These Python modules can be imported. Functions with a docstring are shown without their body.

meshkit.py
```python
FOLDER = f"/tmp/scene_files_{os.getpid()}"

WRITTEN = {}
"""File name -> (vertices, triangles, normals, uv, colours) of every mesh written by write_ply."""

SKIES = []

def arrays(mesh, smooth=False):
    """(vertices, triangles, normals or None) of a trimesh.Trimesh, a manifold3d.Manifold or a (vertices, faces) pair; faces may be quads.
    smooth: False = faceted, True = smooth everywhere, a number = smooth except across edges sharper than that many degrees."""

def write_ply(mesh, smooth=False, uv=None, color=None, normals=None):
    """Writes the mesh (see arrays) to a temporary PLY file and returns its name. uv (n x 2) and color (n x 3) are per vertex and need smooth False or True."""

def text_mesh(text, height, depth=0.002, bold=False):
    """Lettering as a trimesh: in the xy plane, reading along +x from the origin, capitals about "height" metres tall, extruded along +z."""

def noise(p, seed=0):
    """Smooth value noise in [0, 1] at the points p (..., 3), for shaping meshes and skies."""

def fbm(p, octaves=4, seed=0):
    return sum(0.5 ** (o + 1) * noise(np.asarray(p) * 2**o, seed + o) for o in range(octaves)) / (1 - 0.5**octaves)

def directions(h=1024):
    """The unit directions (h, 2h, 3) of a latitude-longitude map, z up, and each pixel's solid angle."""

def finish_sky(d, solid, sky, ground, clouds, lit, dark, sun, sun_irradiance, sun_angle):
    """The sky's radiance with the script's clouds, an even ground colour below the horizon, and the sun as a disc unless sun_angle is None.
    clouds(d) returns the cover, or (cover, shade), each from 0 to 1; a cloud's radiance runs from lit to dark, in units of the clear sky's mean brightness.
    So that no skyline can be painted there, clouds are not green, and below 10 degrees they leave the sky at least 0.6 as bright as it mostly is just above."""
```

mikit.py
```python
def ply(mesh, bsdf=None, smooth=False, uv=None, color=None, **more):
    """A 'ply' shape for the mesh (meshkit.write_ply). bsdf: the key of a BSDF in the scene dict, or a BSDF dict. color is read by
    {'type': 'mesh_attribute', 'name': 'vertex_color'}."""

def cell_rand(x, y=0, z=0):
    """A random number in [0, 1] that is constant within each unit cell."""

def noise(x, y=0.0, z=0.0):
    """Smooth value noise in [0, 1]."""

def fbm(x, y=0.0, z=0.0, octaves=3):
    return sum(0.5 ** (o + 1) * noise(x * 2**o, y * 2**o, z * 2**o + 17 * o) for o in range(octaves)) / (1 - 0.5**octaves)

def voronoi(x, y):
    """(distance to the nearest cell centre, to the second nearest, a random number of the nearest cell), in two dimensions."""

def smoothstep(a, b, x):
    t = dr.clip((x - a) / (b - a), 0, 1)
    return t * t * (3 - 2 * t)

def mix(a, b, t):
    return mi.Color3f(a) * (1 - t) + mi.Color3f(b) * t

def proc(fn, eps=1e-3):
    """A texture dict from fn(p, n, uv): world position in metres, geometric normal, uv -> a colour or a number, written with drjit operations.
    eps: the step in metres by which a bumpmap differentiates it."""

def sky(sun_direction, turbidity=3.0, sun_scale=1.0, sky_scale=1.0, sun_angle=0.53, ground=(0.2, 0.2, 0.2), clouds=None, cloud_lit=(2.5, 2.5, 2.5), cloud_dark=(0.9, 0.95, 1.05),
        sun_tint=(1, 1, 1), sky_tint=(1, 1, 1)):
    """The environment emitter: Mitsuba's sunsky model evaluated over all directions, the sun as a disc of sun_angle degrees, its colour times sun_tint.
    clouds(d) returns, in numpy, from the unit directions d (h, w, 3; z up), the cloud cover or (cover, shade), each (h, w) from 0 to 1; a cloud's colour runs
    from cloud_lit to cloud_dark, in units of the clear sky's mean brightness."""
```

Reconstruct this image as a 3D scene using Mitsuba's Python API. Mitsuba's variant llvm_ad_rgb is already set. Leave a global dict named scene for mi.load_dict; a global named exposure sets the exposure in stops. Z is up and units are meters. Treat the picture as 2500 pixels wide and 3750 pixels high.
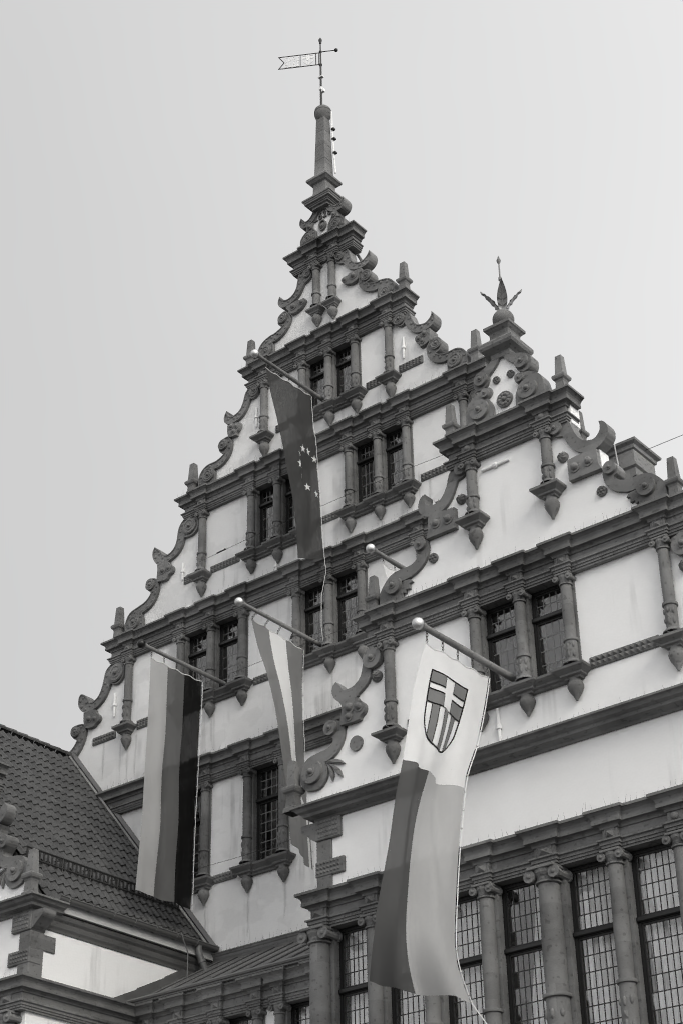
import math, random
import numpy as np
import trimesh
import drjit as dr
import mitsuba as mi
import mikit, meshkit
from shapely.geometry import Polygon, Point, box as sbox
from shapely.ops import unary_union
from mikit import proc, noise, fbm, mix, smoothstep

random.seed(4)
rng = np.random.default_rng(4)
T = mi.ScalarTransform4f
scene, labels = {}, {}

# ------------------------------------------------------------------ camera, sky, exposure
CAM = [22.2274, -27.2755, 1.7]
scene['camera'] = {'type': 'perspective', 'fov_axis': 'x', 'fov': 21.9645, 'near_clip': 0.5, 'far_clip': 2000.0,
                   'to_world': T().look_at(origin=CAM, target=[0.9331, -0.3477, 22.2293], up=[0.33406, -0.39001, 0.85808])}
SUN = np.array([0.78, -0.34, 0.56])
SUN = SUN / np.linalg.norm(SUN)


def veil(d):
    """an even veil of thin cloud, brighter towards the hidden sun"""
    glow = np.array([SUN[0] * 1.15, SUN[1] * 0.5, 0.05])
    g = d @ (glow / np.linalg.norm(glow))
    light = np.maximum(0.30, 0.465 + 0.55 * (g + 0.68)) * (1 + 0.8 * (1 - np.clip(d[..., 2], 0.3, 1)))
    light = light * (0.7 + 0.3 * np.clip(d[..., 2] / 0.3, 0, 1)) * (1 + 0.12 * (meshkit.fbm(d * 2.2 + 5.0, 5) - 0.5))
    shade = (2.2 - light) / 1.9
    return np.ones(shade.shape), np.clip(shade, 0, 1)


scene['sky'] = mikit.sky(SUN.tolist(), turbidity=3, sun_scale=0.6, sun_angle=26.0, clouds=veil, sun_tint=(0.83, 1.0, 1.32),
                         cloud_lit=(11.6, 11.6, 11.6), cloud_dark=(1.62, 1.62, 1.62), ground=(0.10, 0.10, 0.10))
exposure = 1.29


# ------------------------------------------------------------------ materials
def grey(v):
    return mi.Color3f(v)


def stone_fn(base, var):
    def fn(p, n, uv):
        big = fbm(p.x * 0.9 + 3, p.y * 0.9, p.z * 0.9, 4)
        mid = fbm(p.x * 6, p.y * 6, p.z * 6, 3)
        grain = noise(p.x * 55, p.y * 55, p.z * 55)
        pit = smoothstep(0.74, 0.84, noise(p.x * 19 + 9, p.y * 19, p.z * 19))
        blk = mikit.cell_rand(p.x / 0.83 + 0.37 * dr.floor(p.z / 0.41), p.y / 3.1, p.z / 0.41) - 0.5
        v = base * (1 + 0.30 * blk + var * (big - 0.5) * 1.5 + 0.5 * var * (mid - 0.5) + 0.14 * (grain - 0.5)) * (1 - 0.3 * pit)
        return grey(v)
    return fn


def stone_bump(p, n, uv):
    return 0.0025 * fbm(p.x * 12, p.y * 12, p.z * 12, 3) - 0.004 * smoothstep(0.76, 0.86, noise(p.x * 19 + 9, p.y * 19, p.z * 19))


def plaster_fn(p, n, uv):
    patch = fbm(p.x * 0.55, p.y * 0.55, p.z * 0.4 + 3, 4)
    streak = fbm(p.x * 5.5 + 11, p.y * 5.5, p.z * 0.35, 4)
    fine = noise(p.x * 40, p.y * 40, p.z * 40)
    stain = smoothstep(0.56, 0.78, streak) * smoothstep(0.42, 0.7, fbm(p.x * 0.8 + 31, p.y, p.z * 0.8, 3))
    v = 0.76 * (1 + 0.10 * (patch - 0.5) + 0.05 * (fine - 0.5)) * (1 - 0.22 * stain)
    return grey(v)


def old_plaster_fn(p, n, uv):
    patch = fbm(p.x * 0.9, p.y * 0.9, p.z * 0.7 + 3, 4)
    streak = fbm(p.x * 6.5 + 11, p.y * 5.5, p.z * 0.4, 4)
    fine = noise(p.x * 40, p.y * 40, p.z * 40)
    stain = smoothstep(0.50, 0.76, streak) * smoothstep(0.38, 0.66, fbm(p.x * 1.1 + 31, p.y, p.z * 1.1, 3))
    blotch = smoothstep(0.52, 0.60, fbm(p.x * 1.7 + 7, p.y, p.z * 1.9, 4))
    run = mi.Float(0)
    for x, z, l in ((-6.369, 18.66, 1.3), (-3.998, 22.03, .5), (-1.98, 25.23, .35), (0.0, 18.7, 1.0), (-.958, 18.7, .8), (.958, 18.7, .7), (-4.615, 18.7, .9), (-3.62, 18.7, .6), (-2.40, 14.2, 1.1), (-1.36, 14.2, .7), (-3.68, 14.2, .9), (2.375, 22.08, .4), (1.54, 22.08, .35), (-7.2, 19.12, .8), (-3.3, 22.6, .6), (2.9, 22.64, .7), (-6.62, 19.0, 1.1), (-6.1, 19.0, .9)):
        wob = x + 0.05 * (noise(p.z * 2.3 + x * 7) - 0.5)
        run += dr.exp(-dr.square((p.x - wob) / (0.022 + 0.03 * noise(p.z * 4 + x)))) * dr.select((p.z < z) & (p.z > z - l * (0.6 + 0.8 * noise(p.x * 30, x))), 1.0, 0.0)
    stain = dr.maximum(stain, dr.clip(run, 0, 1) * (0.5 + 0.8 * noise(p.x * 30, p.z * 6)))
    v = 0.67 * (1 + 0.16 * (patch - 0.5) + 0.06 * (fine - 0.5)) * (1 - 0.26 * stain) * (1 - 0.07 * blotch)
    return grey(v)


def plaster_bump(p, n, uv):
    return 0.012 * fbm(p.x * 2.2, p.y * 2.2, p.z * 2.2, 4)


def tile_fn(p, n, uv):
    k = mikit.cell_rand((p.y + 4.491) / 0.205, p.z / 0.287)
    v = 0.033 * (0.7 + 0.6 * k) * (0.8 + 0.45 * fbm(p.x * 5, p.y * 5, p.z * 5, 3))
    return grey(v)


def metal_roof_fn(p, n, uv):
    return grey(0.085 * (0.7 + 0.6 * fbm(p.x * 3, p.y * 3, p.z * 3, 4)))


def gilt_fn(p, n, uv):
    return mi.Float(0.22 + 0.3 * fbm(p.x * 30, p.y * 30, p.z * 30, 3))


def two(b):
    return {'type': 'twosided', 'bsdf': b}


def rgb(v):
    return {'type': 'rgb', 'value': [v, v, v]}


MATS = {
    'stone': two({'type': 'bumpmap', 'arbitrary': proc(stone_bump, 4e-3), 'scale': 1.0, 'bsdf': {'type': 'principled', 'base_color': proc(stone_fn(0.128, 0.8)), 'roughness': 0.8, 'specular': 0.35}}),
    'stone_pale': two({'type': 'principled', 'base_color': proc(stone_fn(0.18, 0.5)), 'roughness': 0.85, 'specular': 0.3}),
    'stone_dark': two({'type': 'principled', 'base_color': proc(stone_fn(0.075, 0.6)), 'roughness': 0.85, 'specular': 0.3}),
    'plaster': two({'type': 'bumpmap', 'arbitrary': proc(plaster_bump, 1e-2), 'scale': 1.0, 'bsdf': {'type': 'diffuse', 'reflectance': proc(plaster_fn)}}),
    'old_plaster': two({'type': 'bumpmap', 'arbitrary': proc(plaster_bump, 1e-2), 'scale': 1.0, 'bsdf': {'type': 'diffuse', 'reflectance': proc(old_plaster_fn)}}),
    'board_paint': two({'type': 'principled', 'base_color': rgb(0.42), 'roughness': 0.5, 'specular': 0.4}),
    'tile': two({'type': 'principled', 'base_color': proc(tile_fn), 'roughness': 0.45, 'specular': 0.5}),
    'metal_roof': two({'type': 'principled', 'base_color': proc(metal_roof_fn), 'roughness': 0.5, 'specular': 0.5}),
    'black_paint': two({'type': 'principled', 'base_color': rgb(0.008), 'roughness': 0.4, 'specular': 0.4}),
    'iron': two({'type': 'principled', 'base_color': rgb(0.02), 'roughness': 0.55, 'specular': 0.5}),
    'zinc': two({'type': 'principled', 'base_color': rgb(0.10), 'roughness': 0.42, 'specular': 0.6}),
    'leaf_metal': two({'type': 'principled', 'base_color': rgb(0.26), 'roughness': 0.38, 'metallic': 0.5, 'specular': 0.6}),
    'steel': two({'type': 'roughconductor', 'material': 'none', 'specular_reflectance': rgb(0.55), 'alpha': 0.3}),
    'lead': two({'type': 'principled', 'base_color': rgb(0.15), 'roughness': 0.5, 'specular': 0.5}),
    'white_paint': two({'type': 'principled', 'base_color': rgb(0.72), 'roughness': 0.45, 'specular': 0.4}),
    'pole_paint': two({'type': 'principled', 'base_color': proc(stone_fn(0.17, 0.6)), 'roughness': 0.5, 'specular': 0.4}),
    'gilt': two({'type': 'roughconductor', 'material': 'none', 'specular_reflectance': rgb(0.62), 'alpha': proc(gilt_fn)}),
    'pale_metal': two({'type': 'principled', 'base_color': rgb(0.62), 'roughness': 0.5, 'metallic': 0.3, 'specular': 0.5}),
    'glass': {'type': 'thindielectric', 'int_ior': 1.62},
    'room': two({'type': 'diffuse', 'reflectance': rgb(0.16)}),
    'curtain': two({'type': 'diffuse', 'reflectance': rgb(0.68)}),
    'paving': two({'type': 'diffuse', 'reflectance': proc(stone_fn(0.11, 0.4))}),
    'cord': two({'type': 'diffuse', 'reflectance': rgb(0.65)}),
}


def cloth(v, trans):
    def fn(p, n, uv):
        return grey(v * (0.94 + 0.12 * fbm(p.x * 3, p.y * 3, p.z * 1.0, 3) + 0.05 * (noise(p.x * 90, p.y * 90, p.z * 90) - 0.5)))
    return {'type': 'mask', 'opacity': 0.93, 'bsdf': {'type': 'principledthin', 'base_color': proc(fn), 'roughness': 0.8, 'diff_trans': trans, 'spec_trans': 0.0, 'eta': 1.3}}


MATS.update({'cloth_white': cloth(0.78, 0.7), 'cloth_light': cloth(0.46, 0.7), 'cloth_mid': cloth(0.42, 0.6), 'cloth_grey': cloth(0.20, 0.6),
             'cloth_dark': cloth(0.115, 0.55), 'cloth_blue': cloth(0.055, 0.5), 'cloth_deep': cloth(0.085, 0.5), 'cloth_black': cloth(0.010, 0.4)})
for k, v in MATS.items():
    scene['mat_' + k] = v

# ------------------------------------------------------------------ helpers
OFF = [0.0, 0.0, 0.0]
MIRROR = [False]
used = {}


def uniq(key):
    n = used.get(key, 0)
    used[key] = n + 1
    return key if n == 0 else f'{key}_{n:03d}'


def tri(m):
    if isinstance(m, tuple):
        v, f = np.asarray(m[0], float), np.asarray(m[1], int)
        if f.shape[1] == 4:
            f = np.vstack([f[:, [0, 1, 2]], f[:, [0, 2, 3]]])
        return v, f
    return np.array(m.vertices, float), np.array(m.faces, int)


def joined(ms):
    vs, fs, n = [], [], 0
    for m in ms:
        v, f = tri(m)
        vs.append(v)
        fs.append(f + n)
        n += len(v)
    return np.vstack(vs), np.vstack(fs)


def add(parent, name, mesh, mat, smooth=False, kind=None, label=None):
    """one mesh as an entry under its parent (None: a thing of its own)"""
    if isinstance(mesh, list):
        mesh = joined(mesh)
    v, f = tri(mesh)
    v = v + np.array(OFF)
    if MIRROR[0]:
        v = v * np.array([-1, 1, 1])
        f = f[:, ::-1]
    key = uniq(name if parent is None else parent + '__' + name)
    scene[key] = mikit.ply(trimesh.Trimesh(v, f, process=False), 'mat_' + mat, smooth)
    e = {}
    if kind:
        e['kind'] = kind
    if label:
        e['label'] = label
    if e:
        labels[key] = e
    return key


def group(parent, name):
    return uniq(name if parent is None else parent + '__' + name)


def thing(name, label, category, grp=None):
    key = uniq(name)
    labels[key] = {'label': label, 'category': category}
    if grp:
        labels[key]['group'] = grp
    return key


def bx(x0, x1, y0, y1, z0, z1):
    v = np.array([[x, y, z] for z in (z0, z1) for y in (y0, y1) for x in (x0, x1)], float)
    f = np.array([[0, 2, 3, 1], [4, 5, 7, 6], [0, 1, 5, 4], [2, 6, 7, 3], [0, 4, 6, 2], [1, 3, 7, 5]])
    return tri((v, f))


def cbx(x0, x1, y0, y1, z0, z1, c=0.012):
    """a box whose edges are chamfered"""
    pts = []
    for sx, ax in ((x0, 1), (x1, -1)):
        for sy, ay in ((y0, 1), (y1, -1)):
            for sz, az in ((z0, 1), (z1, -1)):
                pts += [[sx, sy + ay * c, sz + az * c], [sx + ax * c, sy, sz + az * c], [sx + ax * c, sy + ay * c, sz]]
    return tri(trimesh.convex.convex_hull(np.array(pts)))


def extr(poly, y0, y1):
    """a polygon in (x, z) made solid from y0 (front) to y1 (back)"""
    out = []
    for g in getattr(poly, 'geoms', [poly]):
        if g.is_empty or g.area < 1e-6 or g.geom_type != 'Polygon':
            continue
        m = trimesh.creation.extrude_polygon(g, y1 - y0, engine='earcut')
        v = np.array(m.vertices)
        out.append((np.stack([v[:, 0], y1 - v[:, 2], v[:, 1]], 1), np.array(m.faces)))
    return joined(out)


def lathe(profile, n=20, c=(0, 0, 0), a0=0.0, a1=2 * math.pi, sx=1.0, sy=1.0):
    """profile [(r, z)] from the bottom up, turned round a vertical axis"""
    pr = np.array(profile, float)
    full = abs(a1 - a0 - 2 * math.pi) < 1e-6
    a = np.linspace(a0, a1, n + 1)[:n + (0 if full else 1)]
    k = len(a)
    v = np.stack([np.outer(pr[:, 0], np.cos(a)) * sx + c[0], np.outer(pr[:, 0], np.sin(a)) * sy + c[1], np.repeat(pr[:, 1][:, None], k, 1) + c[2]], -1).reshape(-1, 3)
    f = []
    for i in range(len(pr) - 1):
        for j in range(k if full else k - 1):
            j2 = (j + 1) % k
            f.append([i * k + j, i * k + j2, (i + 1) * k + j2, (i + 1) * k + j])
    return tri((v, np.array(f)))


def sweep(path, profile, closed=False):
    """profile [(out, z)] from the bottom up along a plan path [(x, y)] with mitred corners; out points to the right-hand front"""
    P = np.array(path, float)
    n = len(P)
    d = np.diff(np.vstack([P, P[:1]]) if closed else P, axis=0)
    d /= np.linalg.norm(d, axis=1, keepdims=True)
    nn = np.stack([d[:, 1], -d[:, 0]], 1)
    M = []
    for i in range(n):
        if closed:
            n1, n2 = nn[i - 1], nn[i]
        else:
            n1, n2 = nn[max(i - 1, 0)], nn[min(i, len(nn) - 1)]
        M.append((n1 + n2) / (1 + n1 @ n2))
    M = np.array(M)
    pr = np.array(profile, float)
    k = len(pr)
    v = np.concatenate([np.concatenate([P[i] + np.outer(pr[:, 0], M[i]), pr[:, 1:]], 1) for i in range(n)])
    f = []
    for i in range(n if closed else n - 1):
        i2 = (i + 1) % n
        for j in range(k - 1):
            f.append([i * k + j, i2 * k + j, i2 * k + j + 1, i * k + j + 1])
    return tri((v, np.array(f)))


def tube(pts, r, sides=6, closed=False):
    p = np.asarray(pts, float)
    t = np.gradient(p, axis=0)
    t /= np.linalg.norm(t, axis=1, keepdims=True) + 1e-12
    a = np.cross(t, np.where(np.abs(t[:, 2:]) < 0.9, [0, 0, 1.0], [1.0, 0, 0]))
    a /= np.linalg.norm(a, axis=1, keepdims=True) + 1e-12
    b = np.cross(t, a)
    ang = np.arange(sides) * 2 * np.pi / sides
    r = np.broadcast_to(r, (len(p),))
    v = p[:, None] + r[:, None, None] * (np.cos(ang)[None, :, None] * a[:, None] + np.sin(ang)[None, :, None] * b[:, None])
    f = []
    for i in range(len(p) - 1):
        for j in range(sides):
            f.append([i * sides + j, i * sides + (j + 1) % sides, (i + 1) * sides + (j + 1) % sides, (i + 1) * sides + j])
    f = np.vstack([np.array(f)[:, [0, 1, 2]], np.array(f)[:, [0, 2, 3]]])
    caps = [[0, j + 1, j] for j in range(1, sides - 1)] + [[(len(p) - 1) * sides, (len(p) - 1) * sides + j, (len(p) - 1) * sides + j + 1] for j in range(1, sides - 1)]
    return v.reshape(-1, 3), np.vstack([f, caps])


def ball(c, r, n=2, s=(1, 1, 1)):
    m = trimesh.creation.icosphere(n, r)
    return np.array(m.vertices) * np.array(s) + np.array(c), np.array(m.faces)


def disc(x, z, r, y0, y1, n=20):
    """a round slab standing upright, its axis along y"""
    a = np.linspace(0, 2 * math.pi, n, endpoint=False)
    return extr(Polygon(np.stack([x + r * np.cos(a), z + r * np.sin(a)], 1)), y0, y1)


def boss(x, z, r, y, depth=None, n=12):
    """a domed knob on an upright face"""
    h = depth or r * 0.8
    rows = [(1.0, 0.0), (0.92, 0.4), (0.7, 0.75), (0.38, 0.94), (0.0, 1.0)]
    a = np.linspace(0, 2 * math.pi, n, endpoint=False)
    v, f = [], []
    for q, d in rows:
        v += [[x + r * q * math.cos(t), y - h * d, z + r * q * math.sin(t)] for t in a]
    for i in range(len(rows) - 1):
        for j in range(n):
            f.append([i * n + j, i * n + (j + 1) % n, (i + 1) * n + (j + 1) % n, (i + 1) * n + j])
    return tri((np.array(v), np.array(f)))


def pyramid(x, z, rx, rz, y, depth):
    v = np.array([[x - rx, y, z - rz], [x + rx, y, z - rz], [x + rx, y, z + rz], [x - rx, y, z + rz], [x, y - depth, z]])
    return v, np.array([[0, 1, 4], [1, 2, 4], [2, 3, 4], [3, 0, 4]])


def spiral(x, z, R, y, r=0.018, turns=2.2, start=0.0, hand=1):
    t = np.linspace(0, 1, 34)
    rad = R * (1 - 0.8 * t)
    a = start + hand * t * turns * 2 * math.pi
    return tube(np.stack([x + rad * np.cos(a), np.full_like(t, y), z + rad * np.sin(a)], 1), r, 5)


def chaikin(p, n=2):
    p = np.array(p, float)
    a, b = np.roll(p, 1, 0) - p, np.roll(p, -1, 0) - p
    cs = (a * b).sum(1) / (np.linalg.norm(a, axis=1) * np.linalg.norm(b, axis=1) + 1e-9)
    p = np.repeat(p, np.where(cs > -0.1, 3, 1), axis=0)      # sharp corners stay sharp
    for _ in range(n):
        q = np.roll(p, -1, 0)
        p = np.stack([0.75 * p + 0.25 * q, 0.25 * p + 0.75 * q], 1).reshape(-1, 2)
    return p


hall = thing('town_hall', 'tall white plastered town hall with stepped gables, dark stone cornices, columns and scrolls', 'town hall')
WY = 0.37          # face of the plastered wall; y = 0 is the front edge of the cornices
CY = 0.285         # axis of the columns
SPIKES = []


def spikes_along(x0, x1, y, z):
    """fine wires against birds, standing on a ledge"""
    n = max(1, int((x1 - x0) * 9))
    for i in range(n):
        x = x0 + (i + 0.5 + random.uniform(-0.35, 0.35)) * (x1 - x0) / n
        if random.random() < 0.14:
            continue
        h = random.uniform(0.10, 0.20)
        lx, ly = random.gauss(0, 0.03), random.gauss(0, 0.03)
        c = np.array([x, y, z])
        tip = c + [lx, ly, h]
        w = 0.0032
        v = np.array([c + [-w, 0, 0], c + [w, 0, 0], c + [0, w * 1.6, 0], tip])
        v = v + np.array(OFF)
        if MIRROR[0]:
            v = v * np.array([-1, 1, 1])
        SPIKES.append((v, np.array([[0, 1, 3], [1, 2, 3], [2, 0, 3]])))


def plan(x0, x1, breaks, hb, y_rec, y_brk, back):
    """plan line of an entablature: recessed from x0 to x1, stepping forward at each break, returned to the back at both ends (None: cut)"""
    p = [(x0, back)] if back is not None else []
    p += [(x0, y_rec)]
    for b in sorted(breaks):
        l, r = b - hb, b + hb
        if l > x0 + 0.02:
            p += [(l, y_rec), (l, y_brk)]
        else:
            p[-1] = (x0, y_brk)
        if r < x1 - 0.02:
            p += [(r, y_brk), (r, y_rec)]
        else:
            p += [(x1, y_brk)]
    if not breaks or max(breaks) + hb < x1 - 0.02:
        p += [(x1, y_rec)]
    if back is not None:
        p += [(x1, back)]
    out = [p[0]]
    for q in p[1:]:
        if math.hypot(q[0] - out[-1][0], q[1] - out[-1][1]) > 1e-4:
            out.append(q)
    return out


def entablature(ztop, x0, x1, breaks, back=None, hb=0.134, y_rec=0.27, s=1.0, diamond='diamond', spikes=True, end_steps=()):
    g = group(hall, 'entablature')
    yb = 0.20
    pth = plan(x0, x1, breaks, hb, y_rec, yb, back)
    z = lambda q: ztop + q * s
    add(g, 'architrave', sweep(pth, [(-0.25, z(-.60)), (0, z(-.60)), (0.0, z(-.562)), (.022, z(-.562)), (.022, z(-.52)), (.042, z(-.52)), (.042, z(-.475)), (.05, z(-.472)), (.075, z(-.462)), (.075, z(-.438)), (-.01, z(-.43))]), 'stone')
    add(g, 'frieze', sweep(pth, [(-0.004, z(-.436)), (-0.004, z(-.268))]), 'stone')
    add(g, 'cornice', sweep(pth, [(-0.01, z(-.285)), (.022, z(-.275)), (.028, z(-.24)), (.045, z(-.222)), (.052, z(-.215)), (.115, z(-.212)), (.118, z(-.155)), (.108, z(-.15)), (.112, z(-.125)), (.128, z(-.09)), (.162, z(-.062)), (.176, z(-.056)), (.176, z(-.046)), (.20, z(-.044)), (.20, z(0.0)), (.05, z(0.012)), (-.30, z(0.03))]), 'stone')
    for b in breaks:
        zc = z(-.352)
        if diamond == 'diamond':
            m = [pyramid(b, zc, .062, .055, yb - .012, .045), extr(sbox(b - .085, zc - .075, b + .085, zc + .075).difference(sbox(b - .066, zc - .058, b + .066, zc + .058)), yb - .014, yb + .01)]
        else:
            m = [boss(b, zc, .062, yb - .002, .05), disc(b, zc, .075, yb - .012, yb + .01, 14)]
        add(g, 'frieze_boss', m, 'stone')
    if spikes:
        spikes_along(x0 - 0.15, x1 + 0.15, 0.08, ztop)
    return pth


def string_course(ztop, pth, h=0.26, out=0.20, name='string_course'):
    z = lambda q: ztop + q * h
    add(hall, name, sweep(pth, [(-.12, z(-1)), (.02, z(-1)), (.04, z(-.86)), (.10 * out / .2, z(-.72)), (.11 * out / .2, z(-.52)), (.15 * out / .2, z(-.40)), (.17 * out / .2, z(-.2)), (out, z(-.14)), (out, z(0)), (.03, z(.05)), (-.2, z(.12))]), 'stone')


def capital_mesh(x, y, zt, r, s=1.0):
    m = []
    a = r * 1.42
    m.append(cbx(x - a, x + a, y - a, y + a, zt - .035 * s, zt, .008))
    m.append(lathe([(r * 1.02, zt - .16 * s), (r * 1.1, zt - .12 * s), (r * 1.32, zt - .075 * s), (r * 1.36, zt - .035 * s)], 16, (x, y, 0)))
    vr = .056 * s * (r / .095) ** .5
    for sx in (-1, 1):
        for yy in (-1, 1):
            cx_ = x + sx * a * .92
            cy_ = y + yy * a * .78
            dsc = disc(cx_, zt - .035 * s - vr * .85, vr, min(cy_ - .02, cy_ + .02), max(cy_ - .02, cy_ + .02), 12)
            m.append(dsc)
            if yy < 0:
                m.append(boss(cx_, zt - .035 * s - vr * .85, vr * .42, cy_ - .02, .03, 8))
        m.append(tube([[x + sx * a * .92, y - a * .78, zt - .035 * s - vr * .85], [x + sx * a * .92, y, zt - .035 * s - vr * .85], [x + sx * a * .92, y + a * .78, zt - .035 * s - vr * .85]], [vr * .85, vr * .6, vr * .85], 8))
    return joined(m)


def column(x, zt, zring, zbase, r=.095, y=CY, s=1.0, relief=True):
    g = group(hall, 'column')
    zn = zt - .155 * s
    add(g, 'capital', capital_mesh(x, y, zt, r, s), 'stone')
    add(g, 'shaft', lathe([(r * 1.0, zring), (r * 1.06, zring + (zn - zring) * .35), (r * .98, zn - .07), (r * .93, zn - .05), (r * 1.2, zn - .045), (r * 1.22, zn - .02), (r * .97, zn - .015), (r * .96, zn)], 20, (x, y, 0)), 'stone', 35)
    add(g, 'ring', lathe([(r * 1.05, zring - .03), (r * 1.3, zring - .024), (r * 1.34, zring), (r * 1.3, zring + .024), (r * 1.05, zring + .03)], 20, (x, y, 0)), 'stone', 35)
    zb = zbase + .07 * s
    m = [lathe([(r * 1.06, zb), (r * 1.10, (zb + zring) / 2), (r * 1.06, zring - .028)], 20, (x, y, 0))]
    if relief:
        hh = zring - zb
        for k in range(3):
            a = math.radians(-90 + (k - 1) * 48)
            cx_, cy_ = x + r * 1.08 * math.cos(a), y + r * 1.08 * math.sin(a)
            for q in (.28, .68):
                rr = ball((cx_, cy_, zb + hh * q + random.uniform(-.02, .02)), .026 * s, 1, (1, 1, 1.9 + random.random()))
                m.append(rr)
        m.append(pyramid(x, zb + hh * .45, .035, .06, y - r * 1.06, .035))
    add(g, 'drum', m, 'stone', 35)
    add(g, 'base', lathe([(r * 1.75, zbase), (r * 1.72, zbase + .02 * s), (r * 1.45, zbase + .028 * s), (r * 1.4, zbase + .045 * s), (r * 1.12, zb)], 20, (x, y, 0)), 'stone', 35)
    return g


def pendant(parent, x, zt, ztip, y=CY + .02, w=.135):
    h = zt - ztip
    pr = [(.0, ztip), (.022, ztip + .02 * h), (.03, ztip + .09 * h), (.055, ztip + .22 * h), (.105, ztip + .42 * h), (.133, ztip + .60 * h), (.135, ztip + .72 * h), (.115, ztip + .84 * h), (.10, ztip + .90 * h), (.10, zt)]
    add(parent, 'pendant', lathe([(r * w / .135, z) for r, z in pr], 16, (x, y, 0), sy=1.0), 'stone', 50)


def shelf(x, ztop, zbot, y0=.02, w=.28):
    """moulded bracket under a single column, with its pendant"""
    h = ztop - zbot
    pth = [(x - .10, WY + .05), (x - .10, CY - .05), (x + .10, CY - .05), (x + .10, WY + .05)]
    o = w - .10
    return sweep(pth, [(-.10, zbot), (.02, zbot), (.03, zbot + .14 * h), (o * .42, zbot + .2 * h), (o * .45, zbot + .36 * h), (o * .62, zbot + .46 * h), (o * .92, zbot + .62 * h), (o, zbot + .68 * h), (o, zbot + .92 * h), (o * .85, ztop), (-.10, ztop + .012)])


def corbel(x, ztop, zbot, ztip, w=.28):
    g = group(hall, 'corbel')
    add(g, 'shelf', shelf(x, ztop, zbot, w=w), 'stone')
    pendant(g, x, zbot + .01, ztip)


def sill(cols, ztop, zbot, ztip, hb=.13):
    g = group(hall, 'sill')
    h = ztop - zbot
    pth = plan(cols[0] - hb, cols[-1] + hb, cols, hb, .30, .235, WY + .05)
    add(g, 'ledge', sweep(pth, [(-.2, zbot), (.01, zbot), (.02, zbot + .16 * h), (.07, zbot + .24 * h), (.075, zbot + .40 * h), (.12, zbot + .55 * h), (.17, zbot + .72 * h), (.18, zbot + .92 * h), (.14, ztop), (-.3, ztop + .03)]), 'stone')
    for c in cols:
        pendant(g, c, zbot + .01, ztip)


PANES_LEFT = [300]
SPARE_PANES = []


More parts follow.
